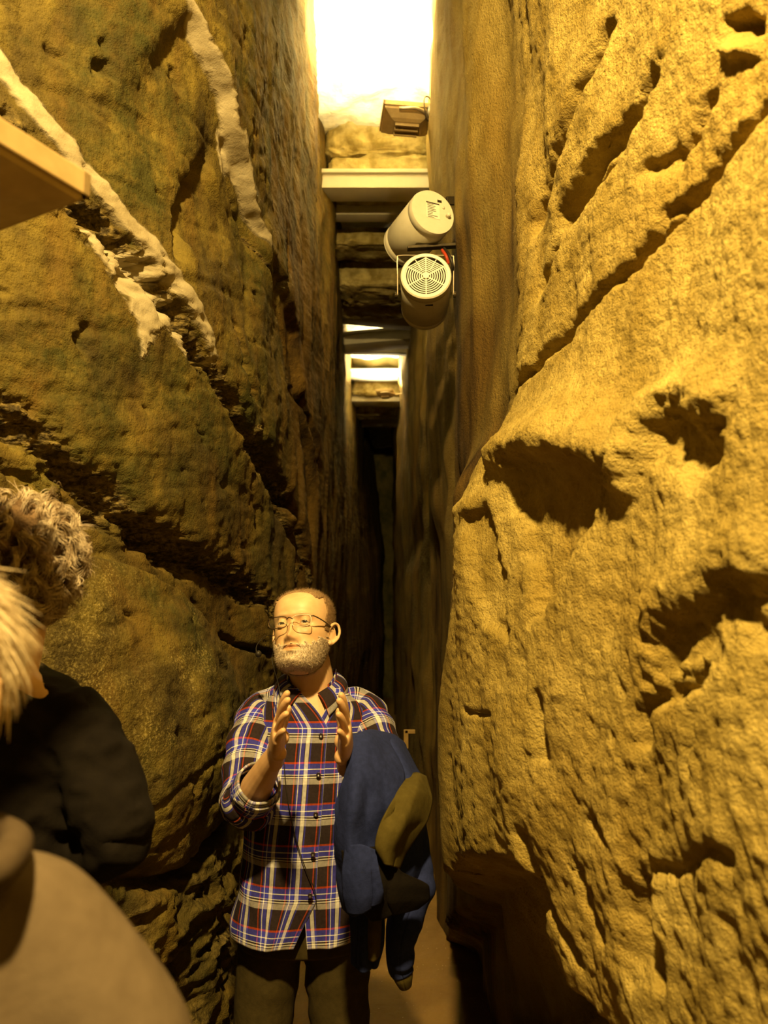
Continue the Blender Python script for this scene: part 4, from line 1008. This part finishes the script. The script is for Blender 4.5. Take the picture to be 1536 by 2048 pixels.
# spectacles
M_FRAME = grain('bronze_spectacle_frame', (.05, .03, .014), (.08, .05, .022), 50, 0.3, 0.02, metallic=0.7)
M_PALEFR = grain('pale_spectacle_rim', (.60, .50, .34), (.66, .56, .4), 50, 0.3, 0.02)
t = NT('spectacle_lens'); t.b.inputs['Transmission Weight'].default_value = 1.0
tb = t.n('ShaderNodeBsdfTransparent'); gl = t.n('ShaderNodeBsdfGlossy'); gl.inputs['Roughness'].default_value = 0.03; mx = t.n('ShaderNodeMixShader'); mx.inputs[0].default_value = 0.09
t.link(tb.outputs[0], mx.inputs[1]); t.link(gl.outputs[0], mx.inputs[2]); t.link(mx.outputs[0], t.t.nodes['Material Output'].inputs[0]); M_LENS = t.m
gls = empty('spectacles'); gls.parent = man; gls.matrix_local = man_head
def lens_outline(s):
    P = []
    for k in range(40):
        a = 2*PI*k/40; c, q = math.cos(a), math.sin(a)
        x = s*.0325+0.0255*math.copysign(abs(c)**0.55, c); z = -.004+.0155*math.copysign(abs(q)**0.6, q)
        P.append(Vector((x, -.1075+0.10*abs(x)**1.6*1.0+0.02*abs(x), z)))
    return P
for s in (-1, 1):
    P = lens_outline(s); bm = bmesh.new()
    tube(bm, P+[P[0]], 0.0011, 8, False); obj('lens_rim', bm, M_FRAME if s < 0 else M_PALEFR, gls)
    bm = bmesh.new(); vs = [bm.verts.new(p) for p in P]; bm.faces.new(vs); r = bmesh.ops.extrude_face_region(bm, geom=bm.faces[:]); bmesh.ops.translate(bm, verts=[v for v in r['geom'] if isinstance(v, bmesh.types.BMVert)], vec=(0, .0012, 0)); obj('lens', bm, M_LENS, gls, smooth=False)
    bm = bmesh.new(); tube(bm, smooth_path([(s*.057, -.1035, .007), (s*.064, -.097, .008), (s*.074, -.055, .007), (s*.0795, .000, .005), (s*.081, .014, .000), (s*.080, .026, -.018)], 6), 0.0016, 8); obj('temple_arm', bm, M_FRAME, gls)
bm = bmesh.new(); tube(bm, smooth_path([(-.0085, -.1072, .002), (0, -.1125, .0055), (.0085, -.1072, .002)], 6), 0.0014, 8); obj('bridge', bm, M_FRAME, gls)
# headset microphone
hm = empty('headset_microphone'); hm.parent = man; hm.matrix_local = man_head
bm = bmesh.new(); tube(bm, smooth_path([(-.083, .018, .012), (-.088, .002, -.004), (-.086, -.045, -.016), (-.089, -.072, -.032), (-.096, -.088, -.055), (-.0935, -.094, -.074), (-.088, -.096, -.082)], 8), 0.0011, 8); obj('boom', bm, M_BLACK, hm)
bm = bmesh.new(); ball(bm, (-.086, -.097, -.080), 0.0082, 3, (1, 1, 1.1)); obj('foam_windscreen', bm, M_BLACK, hm)
bm = bmesh.new(); tube(bm, smooth_path([(-.083, .018, .012), (-.079, .024, .010), (-.080, .022, -.02)], 5), 0.0018, 8); obj('ear_hook', bm, M_BLACK, hm)
W2H = MI
pts = [Vector((-.0800, .020, -.02)), Vector((-.079, -.012, -.05)), Vector((-.074, -.03, -.085))]
pts += [W2H @ p for p in [Vector((-.276, 2.02, 1.435)), Vector((-.264, 1.985, 1.36)), Vector((-.258, front_y(-.25, 1.28)-.012, 1.28)), Vector((-.238, front_y(-.23, 1.15)-.012, 1.15)), Vector((-.205, front_y(-.2, 1.03)-.012, 1.04)), Vector((-.172, front_y(-.17, .97)-.013, .965)), Vector((-.165, front_y(-.16, .92)-.012, .93))]]
bm = bmesh.new(); tube(bm, smooth_path(pts, 8), 0.0012, 6); obj('cable', bm, M_BLACK, hm)
# ------------------------------------------------------------------ fleece jacket hanging over the man's forearm
def sheet(name, ctrl, mat, parent, nu=60, nv=90, fold=0.006, freq=9, seed=0.0, thick=0.004, crisp=False):
    """cloth through a lattice of points (px, py, distance)"""
    C = np.array([[at(*p)[:] for p in row] for row in ctrl]); r, c = C.shape[:2]
    itp = (lambda xs, ys, x: np.stack([np.interp(x, xs, q) for q in ys.reshape(-1, ys.shape[-1])]).reshape(ys.shape[:-1]+(len(x),))*0.45 + hermite(xs, ys, x)*0.55) if crisp else hermite
    A = np.stack([itp(np.linspace(0, 1, c), C[..., k], np.linspace(0, 1, nu)) for k in range(3)], -1)
    B = np.stack([itp(np.linspace(0, 1, r), A[..., k].T, np.linspace(0, 1, nv)).T for k in range(3)], -1)
    u = np.linspace(0, 1, nu)[None, :]; v = np.linspace(0, 1, nv)[:, None]
    q = fbm(B[..., 0]*7+seed, B[..., 2]*3, B[..., 1]*5, 3)
    B[..., 1] += fold*np.sin(u*freq+3*q+seed+v*1.5)*np.clip(v*2, 0.2, 1) + fold*0.8*q
    cr_s = np.abs(np.sin(u*freq*0.55+2.2*q+seed*1.7+v*0.8)); B[..., 1] += fold*1.5*(1-2*cr_s**0.6)*np.clip(v*2.5-0.25, 0, 1)*np.sin(u*PI)**0.5
    B[..., 1] -= 0.004*np.sin(u*PI)*v
    return grid_uv(name, B, np.repeat(u, nv, 0), np.repeat(v, nu, 1), mat, parent, thick)
jk = empty('jacket', (-0.03, 1.84, 1.30))
def keep(o):
    o.parent = jk; o.matrix_parent_inverse = Matrix.Translation(jk.location).inverted(); return o
keep(sheet('front_panel', [
    [(715, 1560, 1.93), (742, 1545, 1.98), (772, 1540, 2.02), (802, 1545, 2.06), (816, 1560, 2.08)],
    [(708, 1482, 1.84), (738, 1474, 1.90), (768, 1474, 1.96), (797, 1486, 2.02), (814, 1506, 2.05)],
    [(703, 1474, 1.75), (730, 1466, 1.79), (762, 1468, 1.85), (794, 1478, 1.91), (808, 1492, 1.97)],
    [(692, 1540, 1.70), (725, 1530, 1.70), (765, 1530, 1.74), (805, 1530, 1.80), (830, 1536, 1.88)],
    [(670, 1620, 1.70), (715, 1620, 1.67), (760, 1620, 1.69), (810, 1600, 1.75), (856, 1590, 1.84)],
    [(672, 1700, 1.72), (705, 1710, 1.68), (740, 1700, 1.69), (790, 1690, 1.73), (845, 1680, 1.83)],
    [(678, 1770, 1.74), (705, 1780, 1.71), (745, 1775, 1.71), (790, 1765, 1.75), (842, 1740, 1.82)],
    [(688, 1812, 1.75), (712, 1822, 1.72), (750, 1806, 1.73), (795, 1790, 1.77), (838, 1770, 1.82)]], M_FLEECE, None, 90, 130, 0.013, 13, 1.0, 0.005))
keep(sheet('lining_flap', [
    [(820, 1551, 1.80), (834, 1548, 1.80), (850, 1554, 1.82)],
    [(797, 1582, 1.705), (830, 1580, 1.72), (862, 1600, 1.79)],
    [(775, 1616, 1.655), (815, 1622, 1.68), (852, 1642, 1.75)],
    [(757, 1655, 1.635), (795, 1660, 1.655), (830, 1674, 1.72)],
    [(753, 1690, 1.635), (780, 1700, 1.645), (808, 1706, 1.70)],
    [(770, 1722, 1.64), (782, 1732, 1.65), (796, 1736, 1.69)]], M_LINING, None, 40, 50, 0.004, 5, 2.0, 0.005, True))
keep(sheet('shadow_sheet', [  # near-black sheet standing in for the shadow cast across the jacket front
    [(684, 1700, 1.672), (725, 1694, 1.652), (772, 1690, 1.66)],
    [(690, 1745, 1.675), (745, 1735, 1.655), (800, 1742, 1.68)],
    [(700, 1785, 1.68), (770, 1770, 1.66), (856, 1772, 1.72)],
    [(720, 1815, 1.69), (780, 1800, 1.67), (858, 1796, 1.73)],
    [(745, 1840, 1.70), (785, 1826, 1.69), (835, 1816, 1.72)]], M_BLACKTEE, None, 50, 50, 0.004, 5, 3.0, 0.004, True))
keep(sheet('hem_flap', [
    [(694, 1690, 1.665), (720, 1688, 1.645), (750, 1700, 1.65)],
    [(688, 1745, 1.665), (722, 1742, 1.635), (758, 1738, 1.64)],
    [(690, 1790, 1.67), (724, 1795, 1.64), (764, 1780, 1.65)],
    [(698, 1822, 1.68), (724, 1824, 1.65), (760, 1798, 1.66)]], M_FLEECE, None, 40, 40, 0.004, 6, 4.0, 0.006, True))
keep(sheet('back_panel', [
    [(700, 1770, 1.79), (730, 1770, 1.765), (765, 1765, 1.78)],
    [(702, 1830, 1.79), (732, 1835, 1.76), (766, 1825, 1.785)],
    [(706, 1880, 1.80), (732, 1890, 1.765), (764, 1880, 1.79)],
    [(706, 1928, 1.81), (730, 1938, 1.775), (752, 1930, 1.80)]], M_FLEECE, None, 40, 50, 0.006, 9, 6.0, 0.006))
keep(sheet('lining_strip', [
    [(738, 1800, 1.755), (748, 1800, 1.752), (762, 1796, 1.76)],
    [(736, 1860, 1.75), (748, 1862, 1.748), (760, 1860, 1.76)],
    [(738, 1915, 1.76), (746, 1918, 1.758), (757, 1910, 1.77)]], M_LINING, None, 16, 40, 0.003, 4, 1.0, 0.004))
P = [at(822, 1600, 1.86), at(832, 1690, 1.85), at(834, 1765, 1.83), at(818, 1812, 1.82), at(801, 1870, 1.82), at(799, 1925, 1.83), at(806, 1948, 1.83)]
keep(sleeve_sheet('jacket_sleeve', P, [.030, .034, .041, .044, .038, .033, .028], M_FLEECE, None, (0, -1, 0), 40, 10, 0.006, 3.0, thick=0.005))
P = [at(803, 1935, 1.83), at(806, 1955, 1.83), at(810, 1972, 1.835)]
keep(sleeve_sheet('knit_cuff', P, [.026, .022, .014], M_LINING, None, (0, -1, 0), 24, 8, 0.002, 3.0, thick=0.004))
tag(jk, 'blue fleece jacket with olive lining draped over the forearm of the man in plaid', 'jacket')

M_OCHRE = grain('ochre_paint', (.20, .125, .035), (.25, .155, .045), 40, 0.6, 0.05)
# small tan fitting on the rock behind the man's elbow
bm = bmesh.new(); pl = at(812, 1478, 3.6); bx(bm, (0, 0, 0.0), (0.022, 0.02, 0.085), None, 0.003); bx(bm, (0.018, 0, 0.034), (0.05, 0.02, 0.018), None, 0.003)
o = obj('wall_fitting', bm, M_OCHRE, smooth=False); o.location = pl
tag(o, 'small tan angular fitting low on the right rock beyond the jacket', 'fitting')
# ------------------------------------------------------------------ onlookers at the picture's left
def legs(o, x, y, hip, mat, w=0.09, sep=0.095):
    t_ = empty('trousers'); t_.parent = o
    for s in (-1, 1):
        sleeve_sheet('trouser_leg', [(x+s*sep*0.85, y, hip), (x+s*sep, y-.01, hip*0.55), (x+s*sep, y, .06)], [w, w*0.8, w*0.72], mat, t_, (1, 0, 0), 30, 12, 0.005, 2.0+s)
    for s in (-1, 1):
        bm = bmesh.new(); etube(bm, [(x+s*sep, y-.10, .05), (x+s*sep, y-.02, .055), (x+s*sep, y+.08, .04), (x+s*sep, y+.16, .03)], [(.034, .04), (.041, .05), (.045, .034), (.02, .014)], (1, 0, 0), 18)
        bx(bm, (x+s*sep, y+.03, .012), (.085, .26, .022), None, 0.01); obj('shoe', bm, M_SHOE, o)
def skull_points(n, seed, cond):
    rs = np.random.RandomState(seed); out = []
    while len(out) < n:
        v = rs.normal(size=3); v /= np.linalg.norm(v)
        if cond(v): out.append(v)
    return np.array(out), rs

# curly-haired person in black, back turned, close to the left rock
cx0, cy0 = -0.665, 1.30; KZ = 1.035
hc = at(48, 1122, 1.28)
bm = bmesh.new()
HM = Matrix.Translation(hc+Vector((0, 0.0, -0.012))) @ Matrix.Rotation(math.radians(200), 4, 'Z') @ Matrix.Rotation(math.radians(8), 4, 'X') @ Matrix.Scale(0.84, 4)
add_head(bm, HM, True, False)
etube(bm, [(cx0-.005, cy0+.01, 1.44), (cx0+.006, cy0, 1.52), at(14, 1335, 1.29), hc+Vector((-.01, .02, -.07))], [(.09, .07), (.066, .06), (.050, .052), (.046, .05)], (1, 0, 0), 24)
etube(bm, [at(-160, 1395, 1.30), at(-10, 1368, 1.29), at(46, 1370, 1.28), at(120, 1420, 1.28)], [(.04, .04), (.040, .038), (.034, .030), (.026, .024)], (0, 1, 0), 18)
rings = []
for z, wx, wy in ((.85, .13, .08), (1.0, .135, .09), (1.2, .15, .095), (1.32, .155, .09), (1.40, .12, .07)):
    rings.append([bm.verts.new((cx0+wx*math.cos(a), cy0+.02+wy*math.sin(a), z)) for a in [2*PI*k/24 for k in range(24)]])
skin_rings(bm, rings, True)
ES, EE, EW = at(170, 1480, 1.30), at(238, 1668, 1.26), at(120, 1692, 1.44)
etube(bm, [ES, ES.lerp(EE, .5), EE], [(.04, .04), (.04, .04), (.034, .034)], (0, 0, 1), 14); etube(bm, [EE, EW], [(.034, .034), (.024, .022)], (0, 0, 1), 14); ball(bm, EE, .035, 2)
add_hand(bm, EW, (-0.8, 0.5, 0.1), (0, -0.4, -1), (0.4, 0.8, 0), 0.95, (20, 25, 15), 3, 30)
for s in (-1, 1): etube(bm, [(cx0+s*.08, cy0+.02, .88), (cx0+s*.09, cy0, .48), (cx0+s*.09, cy0+.02, .08)], [(.065, .065), (.05, .05), (.035, .035)], (1, 0, 0), 14)
curly = fuse('person', bm, M_SKIN, None, 0.006, 4)
tag(curly, 'person with curly grey hair in a black top, back turned, beside the left rock', 'person')
# black top
bm = bmesh.new(); rings = []
for z, wx, wy, ox in ((.80, .170, .115, 0), (.95, .165, .115, 0), (1.10, .165, .115, 0), (1.25, .178, .118, 0), (1.34, .185, .115, 0), (1.40, .178, .10, 0), (1.445, .140, .082, 0), (1.475, .088, .068, .0), (1.482, .074, .06, 0)):
    rings.append([bm.verts.new((cx0+ox+wx*math.cos(a), cy0+.015+wy*math.sin(a), z*KZ)) for a in [2*PI*k/36 for k in range(36)]])
skin_rings(bm, rings, True)
def arm_sleeve(bm, pts, rad): etube(bm, pts, [(r, r) for r in rad], (0, 0, 1), 24, 8)
arm_sleeve(bm, [at(40, 1450, 1.31), at(150, 1462, 1.30), at(190, 1540, 1.29), at(226, 1640, 1.27), at(222, 1680, 1.27), at(180, 1700, 1.32), at(140, 1700, 1.40)], [.060, .066, .060, .056, .054, .045, .036])
arm_sleeve(bm, [Vector((cx0-.08, cy0+.01, 1.42)), Vector((cx0-.165, cy0-.01, 1.38)), Vector((cx0-.18, cy0-.03, 1.20)), Vector((cx0-.16, cy0+.02, 1.08)), Vector((cx0-.06, cy0+.10, 1.10))], [.06, .066, .058, .05, .038])
tee = fuse('black_top', bm, M_BLACKTEE, curly, 0.006, 10)
_c = np.zeros(len(tee.data.vertices)*3); tee.data.vertices.foreach_get('co', _c); _c = _c.reshape(-1, 3)
_n = np.zeros_like(_c).reshape(-1); tee.data.vertices.foreach_get('normal', _n); _n = _n.reshape(-1, 3)
wr_ = fbm(_c[:, 0]*5+_c[:, 2]*9, _c[:, 2]*6-_c[:, 0]*6, _c[:, 1]*5, 3)
_c += _n*(0.010*(1-2*np.abs(wr_)))[:, None]; tee.data.vertices.foreach_set('co', _c.reshape(-1).astype(np.float32)); tee.data.update()
legs(curly, cx0, cy0+.02, .86, M_BLACKTEE)
t = NT('curly_hair'); M_CURL = t.done(t.mix(t.rng(t.noise(45, 3), 0.35, 0.62), (.22, .15, .08), (.60, .50, .36)), 0.42, None, 0.5)
t = NT('hair_mass'); M_MASS = t.done(t.mix(t.rng(t.noise(60, 3), 0.35, 0.65), (.07, .04, .018), (.16, .10, .05)), 0.7, t.bump(t.noise(150, 3), 0.8, 0.006), 0.2)
hr = empty('hair'); hr.parent = curly
bm = bmesh.new(); ball(bm, (0, 0, 0), 1.0, 5)
for v in bm.verts:
    d = v.co.copy(); n_ = 0.10*math.sin(d.x*9+d.z*7)*math.sin(d.y*8+d.z*11+1)
    v.co = Vector((d.x*.084, d.y*.092, d.z*.098))*(1+n_)
m_ = obj('hair_mass', bm, M_MASS, hr); m_.location = hc + Vector((0.0, -.006, .004))
D, rs = skull_points(330, 21, lambda v: v[1] < 0.75 and v[2] > -0.95)
strands = []
for d in D:
    p = np.array(hc) + np.array([0, -.006, .004]) + d*np.array([.076, .085, .090]); L = rs.uniform(.060, .095)
    flow = np.array([d[0]*0.5, d[1]*0.4, -1.0])*(1.0 if d[2] < .55 else 0.5) + rs.normal(size=3)*0.28; flow = flow - d*flow.dot(d); flow = flow/np.linalg.norm(flow) + d*0.16
    u = np.cross(flow, d); u /= np.linalg.norm(u)+1e-9; w_ = np.cross(flow, u); w_ /= np.linalg.norm(w_)
    R0 = rs.uniform(.007, .014); turns = rs.choice([-1, 1])*rs.uniform(0.7, 1.5); ph = rs.uniform(0, 6.28)
    q = np.linspace(0, 1, 18)[:, None]; a = ph+turns*2*PI*q; rr_ = R0*np.minimum(1, q*2.2+0.1)
    G_ = p + flow*L*q*0.75 + d*(0.010*np.sin(q*PI)) + (u*np.cos(a)+w_*np.sin(a))*rr_
    for s_ in range(16):
        off = rs.normal(size=3)*0.0026; off2 = rs.normal(size=3)*0.0030
        strands.append(G_ + off*(0.5+q) + off2*q*q + rs.normal(size=3)*0.0012*np.sin(q*9))
for s_ in range(60):                                     # flyaway hairs
    d = D[s_ % len(D)]; p = np.array(hc)+d*np.array([.084, .09, .10]); q = np.linspace(0, 1, 18)[:, None]; w_ = rs.normal(size=3)
    strands.append(p + d*0.030*q + np.array([0, 0, 0.012])*np.sin(q*3) + w_*0.012*np.sin(q*rs.uniform(2, 5)))
strand_mesh('curls', M_CURL, hr, strands, 0.00055)

# fair-haired person in a grey sweatshirt, nearest to the camera, mostly outside the picture
gx0, gy0 = -0.405, 0.60
bm = bmesh.new()
hc2 = at(-208, 1385, 0.60)
HM = Matrix.Translation(hc2) @ Matrix.Rotation(math.radians(185), 4, 'Z') @ Matrix.Scale(0.9, 4)
add_head(bm, HM, True, False)
etube(bm, [(gx0, gy0+.01, 1.36), (gx0+.02, gy0, 1.44), at(-190, 1540, .60), hc2+Vector((0, .01, -.05))], [(.10, .08), (.07, .062), (.058, .058), (.055, .06)], (1, 0, 0), 24)
rings = []
for z, wx, wy in ((.85, .13, .08), (1.0, .135, .09), (1.2, .14, .09), (1.30, .14, .085), (1.37, .11, .07)):
    rings.append([bm.verts.new((gx0+wx*math.cos(a), gy0+wy*math.sin(a), z)) for a in [2*PI*k/24 for k in range(24)]])
skin_rings(bm, rings, True)
for s in (-1, 1): etube(bm, [(gx0+s*.08, gy0, .88), (gx0+s*.09, gy0-.02, .48), (gx0+s*.09, gy0, .08)], [(.065, .065), (.05, .05), (.035, .035)], (1, 0, 0), 14)
G1, G2, G3 = at(60, 1895, .61), at(205, 2085, .60), Vector((-.15, .80, 1.02))
etube(bm, [G1, G2, at(240, 2190, .60)], [(.035, .035)]*3, (0, 0, 1), 12); etube(bm, [at(240, 2190, .60), G3], [(.034, .034), (.024, .022)], (0, 1, 0), 12)
add_hand(bm, G3, (-0.6, 0.6, 0.2), (0, 0.5, -1), (0.5, 0.5, 0), 0.95, (20, 25, 15), 3, 30)
grey = fuse('person', bm, M_SKIN, None, 0.006, 4)
tag(grey, 'fair-haired person in a beige-grey hooded sweatshirt, blurred and cut by the picture edge', 'person')
bm = bmesh.new(); rings = []
for z, wx, wy in ((.78, .185, .13), (.95, .18, .13), (1.10, .18, .13), (1.25, .19, .13), (1.34, .195, .12), (1.395, .165, .105), (1.43, .115, .09), (1.45, .085, .075)):
    rings.append([bm.verts.new((gx0+wx*math.cos(a), gy0+wy*math.sin(a), z)) for a in [2*PI*k/36 for k in range(36)]])
skin_rings(bm, rings, True)
arm_sleeve(bm, [at(-150, 1830, .61), at(20, 1855, .61), at(80, 1905, .61), at(205, 2085, .60), at(250, 2200, .60), Vector((-.155, .66, 1.10)), Vector((-.15, .76, 1.04))], [.052, .055, .058, .060, .058, .052, .042])
arm_sleeve(bm, [Vector((gx0-.10, gy0, 1.36)), Vector((gx0-.195, gy0, 1.32)), Vector((gx0-.245, gy0+.02, 1.12)), Vector((gx0-.22, gy0+.10, .95))], [.06, .068, .06, .05])
fuse('sweatshirt', bm, M_GREY, grey, 0.006, 12)
bm = bmesh.new()
tube(bm, smooth_path([at(-190, 1760, .54), at(-90, 1765, .525), at(-10, 1745, .535), at(28, 1700, .57), at(18, 1670, .62), at(-60, 1640, .66)], 6), [.013]*31, 16)
fuse('hood', bm, M_GREYD, grey, 0.004, 4)
legs(grey, gx0, gy0, .86, M_TROUS)
t = NT('fair_hair'); M_FAIR = t.done(t.mix(t.rng(t.noise(70, 3), 0.3, 0.7), (.46, .35, .19), (.70, .58, .37)), 0.5, t.bump(t.noise(260, 3), 0.5, 0.003), 0.4)
hr2 = empty('hair'); hr2.parent = grey
bm = bmesh.new(); ball(bm, (0, 0, 0), 1.0, 5)
for v in bm.verts: v.co = Vector((v.co.x*.078*(1+.02*math.sin(v.co.z*9)), v.co.y*.100, v.co.z*.077))
m_ = obj('hair_mass', bm, M_FAIR, hr2); m_.location = hc2 + Vector((0, -.010, .029))
D, rs = skull_points(1500, 5, lambda v: v[1] < 0.7 and v[2] > -0.7); strands = []
for d in D:
    p = np.array(hc2) + np.array([0, -.010, .029]) + d*np.array([.076, .098, .075]); flow = np.array([d[0]*.3, d[1]*.3, -1.0]); flow -= d*flow.dot(d); flow = flow/np.linalg.norm(flow) + d*0.16
    b_ = rs.normal(size=3)*.12; strands.append([p + (flow+b_)*0.05*q + d*0.002*math.sin(q*PI) for q in np.linspace(0, 1, 6)])
strand_mesh('hair_strands', M_FAIR, hr2, strands, 0.0006)
